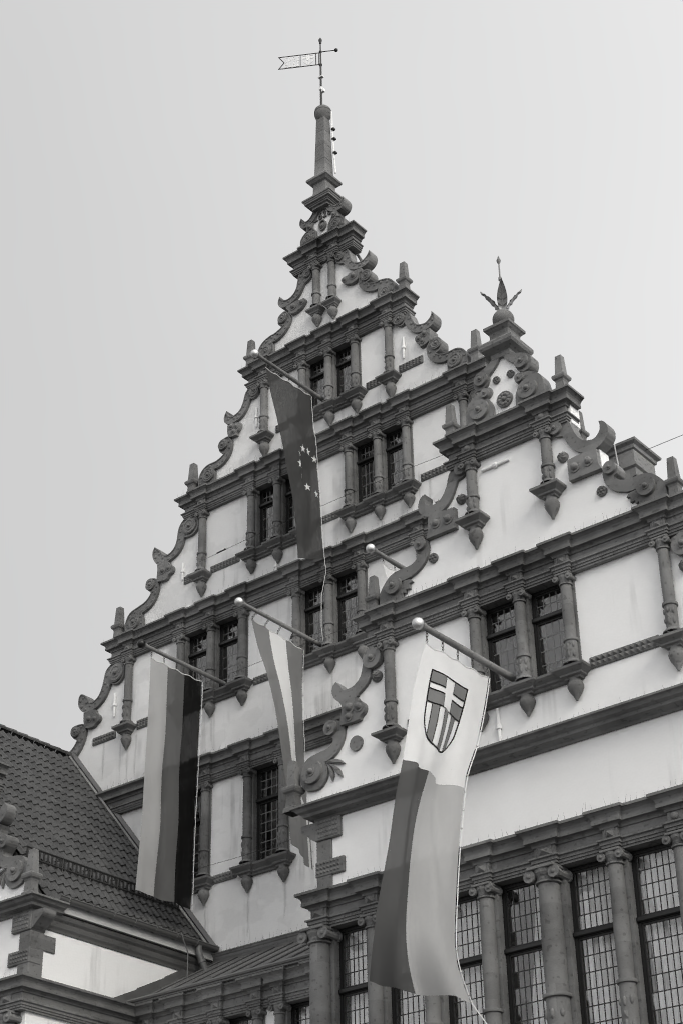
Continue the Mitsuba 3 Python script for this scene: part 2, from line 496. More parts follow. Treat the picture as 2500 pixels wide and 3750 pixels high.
def leaded(parent, x0, x1, z0, z1, nx, nz, y, came, cw=.015, single=True):
    m = []
    for i in range(1, nx):
        x = x0 + (x1 - x0) * i / nx
        m.append(bx(x - cw / 2, x + cw / 2, y - .006, y + .006, z0, z1))
    for j in range(1, nz):
        z = z0 + (z1 - z0) * j / nz
        m.append(bx(x0, x1, y - .0065, y + .0065, z - cw / 2, z + cw / 2))
    add(parent, 'lead_bars', m, came)
    for i in range(nx):
        for j in range(nz):
            a, b = x0 + (x1 - x0) * i / nx, x0 + (x1 - x0) * (i + 1) / nx
            c, d = z0 + (z1 - z0) * j / nz, z0 + (z1 - z0) * (j + 1) / nz
            e, f = rng.normal(0, .0012, 2)
            v = np.array([[a, y - e - f, c], [b, y + e - f, c], [b, y + e + f, d], [a, y - e + f, d]])
            q = (v, np.array([[0, 1, 2], [0, 2, 3]]))
            if single and PANES_LEFT[0] > 0:
                PANES_LEFT[0] -= 1
                add(parent, 'pane', q, 'glass')
            else:
                v2 = v + np.array(OFF)
                if MIRROR[0]:
                    v2 = v2 * np.array([-1, 1, 1])
                SPARE_PANES.append((v2, q[1]))


def window(x0, x1, z0, z1, transoms, grids, came='lead', single=False, yf=.47, curtain=None):
    """a dark timber window with leaded lights between horizontal transoms"""
    g = group(hall, 'window')
    o = Polygon([(x0, z0), (x1, z0), (x1, z1), (x0, z1)])
    t = .055
    zs = [z0] + list(transoms) + [z1]
    holes, lights = [], []
    for k in range(len(zs) - 1):
        a = zs[k] + (t if k == 0 else .05)
        b = zs[k + 1] - (t if k == len(zs) - 2 else .05)
        lights.append((x0 + t, x1 - t, a, b))
        holes.append(sbox(x0 + t, a, x1 - t, b))
    m = [extr(o.difference(unary_union(holes)), yf, yf + .09)]
    for zt_ in transoms:
        m.append(cbx(x0, x1, yf - .05, yf + .01, zt_ - .035, zt_ + .045, .014))
    add(g, 'frame', m, 'black_paint')
    m = []
    for (a, b, c, d) in lights:
        m.append(extr(sbox(a, c, b, d).difference(sbox(a + .028, c + .028, b - .028, d - .028)), yf + .02, yf + .06))
    add(g, 'sash', m, 'black_paint')
    for (a, b, c, d), (nx, nz) in zip(lights, grids):
        leaded(g, a + .028, b - .028, c + .028, d - .028, nx, nz, yf + .045, came, single=single)
    if curtain:
        n = 60
        xs = np.linspace(x0 + .02, x1 - .02, n)
        lo, hi = z0 + .03, z1 - .03
        zz = np.linspace(lo, hi, 18)
        V, F_ = [], []
        for i, x in enumerate(xs):
            for k, zq in enumerate(zz):
                u, w = (x - x0) / (x1 - x0), (zq - lo) / (hi - lo)
                xx = x
                if curtain == 'drawn':
                    xx = x1 - .03 - (1 - u) * (x1 - x0 - .06) * (0.35 + 0.65 * (1 - w) ** 1.2)
                yy = yf + .20 + .022 * math.sin(u * 31 + w * .7) + .012 * math.sin(u * 67 + 2)
                V.append([xx, yy, zq])
        for i in range(n - 1):
            for k in range(17):
                F_.append([i * 18 + k, (i + 1) * 18 + k, (i + 1) * 18 + k + 1, i * 18 + k + 1])
        add(g, 'curtain', (np.array(V), np.array(F_)), 'curtain', True)
    return g


def window_group(cols, zarch, zsill, zring, zbase, zsill_bot, ztip, trans, g_up=(4, 2), g_lo=(4, 4), single=False, skip=(), r=.095):
    for c in cols:
        gk = column(c, zarch, zring, zbase, r)
        add(gk, 'pier', bx(c - .125, c + .125, .345, .60, zsill - .02, zarch), 'stone')
    sill(cols, zsill, zsill_bot, ztip)
    for i in range(len(cols) - 1):
        if i in skip:
            continue
        window(cols[i] + .122, cols[i + 1] - .122, zsill + .02, zarch - .004, [trans], [g_lo, g_up], single=single)


# scroll outlines, (x, z) as measured on the facade
TR = {
    't2_upper': [[0.45, 30.51], [0.53, 30.53], [0.61, 30.52], [0.77, 30.42], [0.84, 30.3], [0.87, 30.13], [0.91, 29.93], [1.05, 29.79], [1.21, 29.75], [1.35, 29.8], [1.44, 29.9], [1.47, 29.98], [1.52, 29.88], [1.53, 29.75], [1.47, 29.63], [1.34, 29.55], [1.15, 29.56], [0.97, 29.61], [0.81, 29.72], [0.71, 29.87], [0.65, 30.0], [0.6, 30.01], [0.47, 30.06], [0.39, 30.17], [0.37, 30.34], [0.39, 30.44]],
    't2_lower': [[1.19, 29.33], [1.13, 29.24], [1.1, 29.1], [1.15, 28.94], [1.27, 28.79], [1.44, 28.68], [1.62, 28.63], [1.72, 28.64], [1.68, 28.53], [1.67, 28.43], [2.21, 28.42], [2.22, 28.56], [2.15, 28.7], [2.02, 28.81], [1.81, 28.88], [1.66, 28.87], [1.44, 28.94], [1.35, 29.01], [1.48, 29.03], [1.54, 29.15], [1.49, 29.35], [1.37, 29.43], [1.26, 29.42]],
    't2_block': [[1.23, 29.52], [0.82, 29.55], [0.81, 29.5], [0.63, 29.51], [0.59, 29.44], [0.63, 29.34], [0.75, 29.23], [0.85, 29.23], [0.89, 29.18], [1.11, 29.22], [1.16, 29.38], [1.23, 29.44]],
    't3_upper': [[2.14, 27.47], [2.21, 27.59], [2.36, 27.61], [2.5, 27.57], [2.62, 27.46], [2.67, 27.3], [2.72, 27.13], [2.81, 27.0], [2.94, 26.94], [3.08, 26.92], [3.2, 27.0], [3.26, 27.1], [3.26, 27.18], [3.34, 27.06], [3.35, 26.91], [3.29, 26.79], [3.16, 26.73], [2.99, 26.71], [2.79, 26.76], [2.65, 26.86], [2.54, 27.03], [2.49, 27.17], [2.46, 27.23], [2.4, 27.17], [2.28, 27.19], [2.17, 27.31]],
    't3_block': [[3.2, 26.69], [2.91, 26.66], [2.87, 26.64], [2.78, 26.63], [2.76, 26.55], [2.81, 26.42], [2.9, 26.37], [2.89, 26.28], [3.14, 26.3], [3.2, 26.44]],
    't3_lower': [[3.17, 26.37], [3.14, 26.3], [3.07, 26.22], [3.06, 26.05], [3.1, 25.88], [3.21, 25.72], [3.36, 25.62], [3.52, 25.57], [3.66, 25.58], [3.62, 25.48], [3.63, 25.35], [4.18, 25.34], [4.2, 25.43], [4.16, 25.59], [4.06, 25.72], [3.9, 25.8], [3.74, 25.8], [3.59, 25.79], [3.42, 25.84], [3.32, 25.92], [3.44, 25.96], [3.51, 26.09], [3.49, 26.26], [3.4, 26.35], [3.27, 26.38]],
    't4_upper': [[4.33, 24.48], [4.58, 24.52], [4.75, 24.42], [4.85, 24.25], [4.87, 23.99], [4.93, 23.8], [5.06, 23.68], [5.22, 23.64], [5.37, 23.72], [5.41, 23.79], [5.45, 23.86], [5.66, 24.04], [5.73, 23.93], [5.73, 23.77], [5.64, 23.59], [5.51, 23.44], [5.29, 23.42], [5.11, 23.45], [4.84, 23.55], [4.7, 23.71], [4.64, 23.94], [4.5, 23.91], [4.31, 23.92], [4.17, 24.04], [4.13, 24.24], [4.2, 24.39]],
    't4_block': [[5.52, 23.45], [5.5, 23.29], [5.52, 23.02], [5.47, 22.95], [5.18, 22.92], [5.11, 23.05], [4.98, 23.07], [4.96, 23.22], [5.09, 23.34], [5.16, 23.45]],
    't4_lower': [[5.52, 23.08], [5.46, 22.87], [5.49, 22.67], [5.58, 22.49], [5.76, 22.33], [6.02, 22.27], [5.94, 22.01], [5.95, 21.95], [6.61, 22.02], [6.61, 22.14], [6.54, 22.33], [6.4, 22.45], [6.15, 22.49], [5.9, 22.55], [5.76, 22.68], [5.72, 22.75], [5.85, 22.85], [5.94, 23.02], [5.89, 23.16], [5.74, 23.17]],
    't5_upper': [[6.77, 21.16], [6.98, 21.19], [7.12, 21.12], [7.22, 21.02], [7.26, 20.83], [7.3, 20.64], [7.39, 20.43], [7.53, 20.33], [7.7, 20.3], [7.78, 20.37], [7.85, 20.53], [8.05, 20.67], [8.14, 20.6], [8.16, 20.4], [8.07, 20.22], [7.9, 20.08], [7.49, 20.09], [7.23, 20.25], [7.09, 20.48], [7.03, 20.64], [6.9, 20.56], [6.73, 20.55], [6.57, 20.68], [6.54, 20.89], [6.59, 21.04]],
    't5_block': [[7.9, 20.07], [7.49, 20.08], [7.46, 19.96], [7.32, 19.85], [7.32, 19.72], [7.46, 19.66], [7.5, 19.6], [7.78, 19.61], [7.88, 19.78]],
    't5_lower': [[8.04, 19.83], [7.86, 19.78], [7.8, 19.6], [7.84, 19.38], [7.94, 19.18], [8.12, 18.98], [8.5, 18.91], [8.82, 19.0], [8.52, 19.13], [8.35, 19.16], [8.19, 19.28], [8.11, 19.4], [8.25, 19.49], [8.37, 19.64], [8.34, 19.82]],
    'b2_upper': [[9.16, 18.76], [9.27, 18.81], [9.42, 18.77], [9.56, 18.66], [9.6, 18.5], [9.65, 18.35], [9.76, 18.2], [9.9, 18.13], [10.02, 18.13], [10.12, 18.23], [10.14, 18.34], [10.12, 18.44], [10.2, 18.42], [10.27, 18.32], [10.29, 18.2], [10.25, 18.08], [10.13, 17.96], [9.98, 17.91], [9.8, 17.92], [9.64, 18.01], [9.51, 18.16], [9.43, 18.35], [9.39, 18.45], [9.34, 18.45], [9.24, 18.48], [9.15, 18.59]],
    'b2_block': [[9.46, 17.89], [9.75, 17.91], [10.04, 17.89], [10.05, 17.61], [10.1, 17.47], [9.46, 17.47]],
    'b2_lower': [[10.14, 17.5], [10.1, 17.45], [10.08, 17.31], [10.13, 17.12], [10.26, 16.97], [10.46, 16.87], [10.64, 16.84], [10.75, 16.86], [10.7, 16.8], [10.7, 16.68], [10.76, 16.58], [11.22, 16.56], [11.24, 16.63], [11.22, 16.73], [11.15, 16.87], [11.01, 17.02], [10.85, 17.09], [10.69, 17.08], [10.5, 17.09], [10.37, 17.15], [10.29, 17.26], [10.36, 17.29], [10.39, 17.39], [10.35, 17.5], [10.27, 17.56]],
    'b1_upper': [[8.2, 20.69], [8.27, 20.71], [8.44, 20.74], [8.49, 20.66], [8.57, 20.6], [8.71, 20.56], [8.84, 20.48], [8.9, 20.4], [8.9, 20.25], [8.85, 20.16], [8.75, 20.12], [8.65, 20.15], [8.58, 20.23], [8.55, 20.33], [8.57, 20.38], [8.49, 20.43], [8.39, 20.53], [8.33, 20.62], [8.29, 20.7]],
    'b1_lower': [[8.79, 20.1], [8.95, 20.03], [9.06, 19.92], [9.11, 19.78], [9.12, 19.66], [9.1, 19.58], [8.5, 19.56], [8.51, 19.69], [8.56, 19.82], [8.62, 19.9], [8.55, 19.94], [8.51, 20.03], [8.55, 20.12], [8.62, 20.12], [8.67, 20.14]],
    'b3_upper': [[-5.33, 15.73], [-5.22, 15.79], [-5.03, 15.76], [-4.95, 15.68], [-4.9, 15.58], [-4.87, 15.42], [-4.84, 15.28], [-4.75, 15.17], [-4.62, 15.11], [-4.48, 15.1], [-4.42, 15.12], [-4.38, 15.2], [-4.26, 15.33], [-4.17, 15.25], [-4.16, 15.13], [-4.23, 14.99], [-4.35, 14.9], [-4.75, 14.89], [-4.76, 14.95], [-4.94, 15.04], [-5.04, 15.16], [-5.07, 15.36], [-5.15, 15.33], [-5.27, 15.37], [-5.36, 15.49], [-5.38, 15.63]],
    'b3_block': [[-4.36, 14.89], [-4.43, 14.79], [-4.42, 14.64], [-4.38, 14.57], [-4.38, 14.43], [-4.8, 14.41], [-4.82, 14.49], [-4.91, 14.54], [-4.94, 14.65], [-4.88, 14.75], [-4.78, 14.8], [-4.76, 14.88]],
    'b3_lower': [[-4.31, 14.56], [-4.37, 14.51], [-4.43, 14.42], [-4.44, 14.26], [-4.37, 14.09], [-4.23, 13.93], [-4.04, 13.86], [-3.98, 13.86], [-4.04, 13.73], [-4.03, 13.56], [-3.91, 13.41], [-3.75, 13.38], [-3.56, 13.42], [-3.48, 13.49], [-3.41, 13.66], [-3.41, 13.81], [-3.5, 13.96], [-3.62, 14.04], [-3.81, 14.07], [-3.99, 14.08], [-4.13, 14.13], [-4.2, 14.23], [-4.13, 14.3], [-4.03, 14.39], [-4.0, 14.5], [-4.07, 14.59], [-4.19, 14.6]],
    'b3_leaf': [[-3.98, 13.86], [-4.14, 13.88], [-4.31, 13.83], [-4.41, 13.73], [-4.29, 13.74], [-4.14, 13.8], [-4.0, 13.84]],
    'b3_leaf2': [[-3.99, 13.85], [-4.17, 13.76], [-4.31, 13.64], [-4.35, 13.49], [-4.25, 13.55], [-4.17, 13.68], [-4.07, 13.8]],
    'b3_leaf3': [[-4.0, 13.84], [-4.1, 13.75], [-4.18, 13.59], [-4.13, 13.46], [-4.08, 13.59], [-4.05, 13.75]],
    't1_upper': [[-0.06, 32.4], [0.11, 32.37], [0.19, 32.32], [0.24, 32.23], [0.32, 32.11], [0.41, 32.03], [0.52, 32.02], [0.61, 32.08], [0.64, 32.17], [0.66, 32.22], [0.72, 32.1], [0.71, 31.97], [0.65, 31.86], [0.53, 31.82], [0.4, 31.84], [0.26, 31.91], [0.15, 32.02], [0.1, 32.13], [0.05, 32.13], [-0.04, 32.17], [-0.09, 32.26], [-0.08, 32.36]],
    't1_block': [[0.27, 31.86], [0.47, 31.84], [0.48, 31.64], [0.29, 31.73]],
    't1_lower': [[0.29, 31.74], [0.25, 31.66], [0.17, 31.56], [0.13, 31.38], [0.41, 31.32], [0.71, 31.34], [0.71, 31.41], [0.66, 31.53], [0.55, 31.63], [0.44, 31.68]],
}


def scroll(poly, mir=None, vols=(), y0=.285, y1=.57, studs=True, base=None, mat='stone', rim=.028, plain=False):
    """a carved volute band: body, raised rim, volutes with spirals, small studs"""
    g = group(hall, 'scroll')
    p = np.array(poly, float)
    p = chaikin(p, 2)
    if base is not None:
        lo = p[:, 1] < base[0]
        p[lo, 1] = base[1]
    s = Polygon(p).buffer(0)
    if s.geom_type != 'Polygon':
        s = max(s.geoms, key=lambda q: q.area)
    fx = (lambda x: x) if mir is None else (lambda x: 2 * mir - x)
    if mir is not None:
        s = Polygon([(2 * mir - x, z) for x, z in s.exterior.coords]).buffer(0)
    s = s.simplify(.004)
    add(g, 'body', extr(s, y0 + .02, y1), mat)
    inner = s.buffer(-rim)
    if rim:
        add(g, 'rim', extr(s.difference(inner), y0, y0 + .03), mat)
    for (x, z, R) in vols:
        x = fx(x)
        hand = 1 if (mir is None) else -1
        if plain:
            add(g, 'volute', [disc(x, z, R, y0 - .045, y0 + .03, 28), disc(x, z, R * .40, y0 - .06, y0, 20), boss(x, z, R * .26, y0 - .06, R * .28, 12)], mat, 35)
            continue
        m = [disc(x, z, R, y0 - .03, y0 + .03, 24), spiral(x, z, R * .92, y0 - .03, .017, 2.0, random.random() * 6, hand), boss(x, z, R * .24, y0 - .03, R * .3, 10)]
        add(g, 'volute', m, mat, 35)
    if studs:
        e = s.buffer(-.075)
        m = []
        for q in getattr(e, 'geoms', [e]):
            if q.is_empty:
                continue
            L = q.exterior.length
            n = int(L / .19)
            seen = []
            for i in range(n):
                c = q.exterior.interpolate((i + .5) * L / n)
                if any(math.hypot(c.x - fx(vx), c.y - vz) < R + .03 for vx, vz, R in vols) or any(math.hypot(c.x - a, c.y - b) < .11 for a, b in seen):
                    continue
                seen.append((c.x, c.y))
                add(g, 'stud', boss(c.x, c.y, random.choice((.034, .042, .05)), y0 + .021, .024, 8), mat, 35)
    return g


def block(poly, mir=None, bosses=(), y0=.26, y1=.60, soft=1, mat='stone'):
    g = group(hall, 'carved_block')
    p = chaikin(np.array(poly, float), soft) if soft else np.array(poly, float)
    s = Polygon(p if mir is None else [(2 * mir - x, z) for x, z in p]).buffer(0)
    fx = (lambda x: x) if mir is None else (lambda x: 2 * mir - x)
    add(g, 'body', extr(s, y0, y1), mat)
    for x, z, r in bosses:
        m = [boss(fx(x), z, r, y0 - .012, r * .9, 12), disc(fx(x), z, r * 1.5, y0 - .015, y0 + .01, 14)]
        add(g, 'boss', m, mat, 35)


def rosette(x, z, r, y=WY, petals=8, kind='flower'):
    g = group(hall, 'rosette')
    add(g, 'disc', disc(x, z, r, y - .045, y + .02, 24), 'stone')
    m = [boss(x, z, r * .3, y - .045, r * .35, 10)]
    if kind == 'flower':
        for k in range(petals):
            a = 2 * math.pi * k / petals
            m.append(boss(x + .62 * r * math.cos(a), z + .62 * r * math.sin(a), r * .24, y - .044, .03, 8))
        m.append(tube([[x + r * .93 * math.cos(t), y - .045, z + r * .93 * math.sin(t)] for t in np.linspace(0, 2 * math.pi, 28)], r * .08, 5))
        add(g, 'petals', m, 'stone', 35)
    elif kind == 'knob':
        m = [boss(x, z, r * .92, y - .03, r * .75, 14)]
        for k in range(7):
            a0 = 2 * math.pi * k / 7
            t = np.linspace(0.1, 1, 7)
            aa = a0 + t * 1.3
            m.append(tube(np.stack([x + r * .88 * t * np.cos(aa), y - .03 - r * .75 * np.sqrt(np.clip(1 - (t * .93) ** 2, 0, 1)) - .004, z + r * .88 * t * np.sin(aa)], 1), .012, 4))
        add(g, 'knob', m, 'stone', 35)


def relief_panel(x0, x1, z0, z1, y=WY):
    g = group(hall, 'relief_panel')
    add(g, 'slab', cbx(x0, x1, y - .035, y + .03, z0, z1, .012), 'stone')
    m = []
    nx = max(2, int(round((x1 - x0) / .105)))
    nz = max(2, int(round((z1 - z0) / .085)))
    for i in range(nx):
        for j in range(nz):
            cx_ = x0 + .02 + (x1 - x0 - .04) * (i + .5 + (.0 if j % 2 else .0)) / nx
            cz_ = z0 + .02 + (z1 - z0 - .04) * (j + .5) / nz
            m.append(pyramid(cx_, cz_, (x1 - x0) / nx * .40, (z1 - z0) / nz * .40, y - .034, .05))
    add(g, 'lozenges', m, 'stone', kind='stuff')


def anchor(x0, z0, x1, z1, y=WY):
    """an iron tie bar on the wall, painted white"""
    g = group(hall, 'wall_anchor')
    a, b = np.array([x0, y - .03, z0]), np.array([x1, y - .03, z1])
    add(g, 'bar', tube([a, a + (b - a) * .48, b], [.028, .032, .022], 8), 'white_paint', 40)
    c = a + (b - a) * .5
    d = (b - a) / np.linalg.norm(b - a)
    add(g, 'key', tube([c - d * .03, c + d * .03], [.055, .055], 8), 'white_paint', 40)


def obelisk(x, z0, y=.34, k=1.0):
    g = group(hall, 'obelisk')

    def sq(h, z):
        return [(x - h, y - h, z), (x + h, y - h, z), (x + h, y + h, z), (x - h, y + h, z)]

    def stack(rows):
        v = np.array([q for h, z in rows for q in sq(h * k, z0 + z * k)])
        f = []
        for i in range(len(rows) - 1):
            for j in range(4):
                f.append([4 * i + j, 4 * i + (j + 1) % 4, 4 * i + 4 + (j + 1) % 4, 4 * i + 4 + j])
        n = 4 * (len(rows) - 1)
        f.append([n, n + 1, n + 2, n + 3])
        return tri((v, np.array(f)))
    add(g, 'plinth', stack([(.14, -.02), (.14, .06), (.108, .09), (.098, .30), (.112, .35), (.145, .38), (.158, .42), (.158, .46), (.135, .49), (.10, .50)]), 'stone')
    add(g, 'shaft', stack([(.098, .495), (.072, 1.0), (.012, 1.035)]), 'stone')


# ------------------------------------------------------------------ ground
add(None, 'ground', (np.array([[-400, -400, 0], [400, -400, 0], [400, 400, 0], [-400, 400, 0]], float), np.array([[0, 1, 2], [0, 2, 3]])), 'paving')
labels['ground'] = {'kind': 'structure', 'label': 'pale paved square in front of the town hall', 'category': 'ground'}

# ------------------------------------------------------------------ main front: walls
K = {1: 30.98, 2: 28.085, 3: 25.033, 4: 21.733, 5: 17.66, 6: 13.04, 7: 11.46}


def both(half):
    return [(-x, z) for x, z in half][::-1] + list(half)


def tier_poly(half, ztop, xtop, zlow):
    """right half outline from the top down, mirrored"""
    h = [(0, ztop), (xtop, ztop)] + list(half)
    return Polygon(h + [(-x, z) for x, z in h[::-1] if x > 0] + []).buffer(0)


tiers = [
    tier_poly([(.12, 32.35), (.2, 32.1), (.36, 31.93), (.40, 31.7), (.45, 31.6), (.6, 31.5), (.66, 31.3), (.68, 30.98)], 32.45, .10, 30.98),
    tier_poly([(.95, 30.40), (.75, 30.39), (.78, 30.1), (.88, 29.8), (1.1, 29.65), (1.25, 29.5), (1.2, 29.2), (1.2, 29.05), (1.3, 28.85), (1.6, 28.74), (1.9, 28.7), (2.1, 28.5), (2.1, 28.085)], 30.98, .95, 28.085),
    tier_poly([(2.45, 27.48), (2.5, 27.47), (2.58, 27.2), (2.75, 26.9), (3.0, 26.8), (3.15, 26.65), (3.15, 26.3), (3.12, 26.0), (3.3, 25.75), (3.6, 25.68), (3.95, 25.7), (4.1, 25.5), (4.1, 25.03)], 28.085, 2.45, 25.03),
    tier_poly([(4.55, 24.43), (4.7, 24.4), (4.75, 24.0), (4.85, 23.7), (5.1, 23.55), (5.45, 23.4), (5.48, 23.1), (5.55, 22.8), (5.65, 22.55), (5.9, 22.4), (6.3, 22.35), (6.5, 22.1), (6.5, 21.73)], 25.03, 4.55, 21.73),
    tier_poly([(6.95, 21.13), (7.1, 21.1), (7.15, 20.8), (7.25, 20.4), (7.45, 20.2), (7.8, 20.1), (7.85, 19.8), (7.9, 19.55), (8.0, 19.25), (8.2, 19.05), (8.6, 18.95), (8.9, 18.6), (9.3, 17.66)], 21.73, 6.95, 17.66),
    sbox(-10.4, 11.0, 10.4, 17.66),
]
G3 = [-.729, .106, .941]
G4R = [.68, 1.54, 2.375]
G4L = [-2.375, -1.54, -.68]
G5 = {'l': [-4.615, -3.622, -2.621], 'm': [-.958, 0.0, .958], 'r': [2.621, 3.622, 4.615]}
G6 = [-2.40, -1.36]
G6L = [-4.75, -3.68]
lay = {3: dict(arch=27.485, ring=26.40, base=25.93, sl=25.86, sb=25.64, tip=25.28),
       4: dict(arch=24.433, ring=23.19, base=22.72, sl=22.65, sb=22.43, tip=22.08),
       5: dict(arch=21.133, ring=19.92, base=19.36, sl=19.29, sb=19.06, tip=18.70),
       6: dict(arch=17.06, ring=15.45, base=14.86, sl=14.79, sb=14.56, tip=14.2)}
holes = []
for cols, k in ((G3, 3), (G4R, 4), (G4L, 4), (G5['l'], 5), (G5['m'], 5), (G5['r'], 5), (G6, 6), (G6L, 6), ([1.36, 2.40], 6)):
    holes.append(sbox(cols[0] + .10, lay[k]['sl'] - .01, cols[-1] - .10, lay[k]['arch'] + .02))
front = unary_union([t.buffer(.001) for t in tiers]).difference(unary_union(holes))
add(hall, 'wall', extr(front, WY, .66), 'old_plaster')
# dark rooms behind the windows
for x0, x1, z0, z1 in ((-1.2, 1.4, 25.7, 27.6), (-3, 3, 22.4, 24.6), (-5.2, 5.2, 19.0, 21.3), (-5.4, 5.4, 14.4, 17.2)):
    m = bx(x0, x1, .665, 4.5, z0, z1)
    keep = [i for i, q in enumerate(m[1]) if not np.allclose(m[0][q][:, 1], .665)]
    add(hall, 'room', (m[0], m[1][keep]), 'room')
# side walls and roof of the main range
add(hall, 'side_wall', [bx(10.1, 10.4, .66, 15, 0, 17.3), bx(-10.4, -10.1, .66, 15, 0, 17.3)], 'plaster')
zr = 30.6
for s in (-1, 1):
    v = np.array([[0, .64, zr], [s * 10.4, .64, zr - 1.31 * 10.4], [s * 10.4, 15, zr - 1.31 * 10.4], [0, 15, zr], [0, .64, zr - .15], [s * 10.4, .64, zr - .15 - 1.31 * 10.4], [s * 10.4, 15, zr - .15 - 1.31 * 10.4], [0, 15, zr - .15]])
    add(hall, 'roof', (v, np.array([[0, 1, 2, 3], [4, 7, 6, 5], [0, 4, 5, 1], [3, 2, 6, 7], [1, 5, 6, 2]])), 'tile')

# ------------------------------------------------------------------ main front: entablatures
entablature(K[1], -.98, .98, [-.30, .38], back=.62)
entablature(K[2], -2.51, 2.51, [-1.98] + G3 + [1.98], back=.62)
entablature(K[3], -4.62, 4.62, [-3.998] + G4L + G4R + [3.998], back=.62)
entablature(K[4], -7.02, 7.02, [-6.369] + G5['l'] + G5['m'] + G5['r'] + [6.369], back=.62)
entablature(K[5], -8.6, 9.0, [-4.75, -3.64, -2.44, -1.36, 1.36, 2.44, 3.64], back=.62)
string_course(K[6], [(-3.6, .34), (4.0, .34)], h=.16, out=.10)
spikes_along(-3.6, 3.6, .28, K[6])

# ------------------------------------------------------------------ main front: columns and windows
for x in (-.24, .27):
    column(x, 30.385, 29.42, 29.02, relief=False)
    corbel(x, 28.95, 28.76, 28.42, w=.23)
for x in (-1.98, 1.98):
    column(x, 27.485, 26.42, 25.93)
    corbel(x, 25.86, 25.66, 25.22)
for x in (-3.998, 3.998):
    column(x, 24.433, 23.22, 22.72)
    corbel(x, 22.65, 22.42, 22.02)
for x in (-6.369, 6.369):
    column(x, 21.133, 19.95, 19.36)
    corbel(x, 19.29, 19.06, 18.65)


def wg(cols, k, tr, **kw):
    q = lay[k]
    window_group(cols, q['arch'], q['sl'], q['ring'], q['base'], q['sb'], q['tip'], tr, **kw)


wg(G5['m'], 5, 20.60, single=True)
wg(G5['l'], 5, 20.60, single=True)
wg(G5['r'], 5, 20.60)
wg(G4R, 4, 23.97)
wg(G4L, 4, 23.97)
wg(G3, 3, 27.04)
wg(G6, 6, 16.30, g_up=(4, 3), g_lo=(4, 6))
wg(G6L, 6, 16.30, g_up=(4, 3), g_lo=(4, 6))
wg([1.36, 2.40], 6, 16.30, g_up=(4, 3), g_lo=(4, 6))

# ------------------------------------------------------------------ main front: scrolls
for s in (1, -1):
    mir = None if s > 0 else 0.0
    mm = None if s > 0 else -0.04
    scroll(TR['t1_upper'], mm, [(.01, 32.29, .10)], y0=.30, y1=.62)
    block(TR['t1_block'], mm, [(.37, 31.76, .055)], y0=.30, y1=.62, soft=0)
    scroll(TR['t1_lower'], mm, [(.42, 31.42, .15)], y0=.30, y1=.62, base=(31.45, 30.97))
    scroll(TR['t2_upper'], mir, [(.53, 30.27, .135)])
    block(TR['t2_block'], mir, [(.98, 29.4, .075), (.70, 29.41, .06)])
    scroll(TR['t2_lower'], mir, [(1.36, 29.22, .15), (1.92, 28.42, .17)], base=(28.5, 28.08))
    scroll(TR['t3_upper'], mir, [(2.31, 27.39, .165)])
    block(TR['t3_block'], mir, [(3.05, 26.6, .06), (2.88, 26.53, .05), (2.98, 26.42, .05)])
    scroll(TR['t3_lower'], mir, [(3.35, 26.18, .155), (3.84, 25.47, .19)], base=(25.42, 25.03))
    scroll(TR['t4_upper'], mir, [(4.44, 24.2, .22)])
    block(TR['t4_block'], mir, [(5.30, 23.22, .07), (5.10, 23.22, .06)])
    scroll(TR['t4_lower'], mir, [(5.75, 22.97, .15), (6.28, 22.1, .19)], base=(22.06, 21.73))
    scroll(TR['t5_upper'], mir, [(6.82, 20.86, .25)])
    block(TR['t5_block'], mir, [(7.68, 19.85, .07), (7.47, 19.8, .06)])
    scroll(TR['t5_lower'], mir, [(8.17, 19.64, .14)])

for x, k, s in ((2.48, 2, .95), (4.42, 3, 1.0), (6.86, 4, .97)):
    for q in (-1, 1):
        obelisk(q * x, K[k] + .01, k=s)

# date and oval over the first cornice
dm = meshkit.text_mesh('1615', .21, .05, bold=True)
v = np.array(dm.vertices)
v[:, 0] -= (v[:, 0].max() + v[:, 0].min()) / 2
v[:, 0] *= .82
add(hall, 'date_numerals', (np.stack([v[:, 0] - .04, .375 - v[:, 2], v[:, 1] + 31.88], 1), np.array(dm.faces)), 'stone_dark')
g = group(hall, 'cartouche')
el = Polygon([(-.04 + .125 * math.cos(t), 31.63 + .17 * math.sin(t)) for t in np.linspace(0, 2 * math.pi, 28)[:-1]])
add(g, 'rim', extr(el.difference(el.buffer(-.03)), WY - .07, WY + .02), 'stone')
add(g, 'shield', boss(-.04, 31.63, .10, WY - .02, .05), 'stone', 35)

# pedestal and spire
SX, SY = -.02, .40


def square_stack(rows, cx_, cy_, ky=1.0):
    v, f = [], []
    for h, z in rows:
        v += [(cx_ - h, cy_ - h * ky, z), (cx_ + h, cy_ - h * ky, z), (cx_ + h, cy_ + h * ky, z), (cx_ - h, cy_ + h * ky, z)]
    for i in range(len(rows) - 1):
        for j in range(4):
            f.append([4 * i + j, 4 * i + (j + 1) % 4, 4 * i + 4 + (j + 1) % 4, 4 * i + 4 + j])
    n = 4 * (len(rows) - 1)
    f += [[3, 2, 1, 0], [n, n + 1, n + 2, n + 3]]
    return tri((np.array(v), np.array(f)))


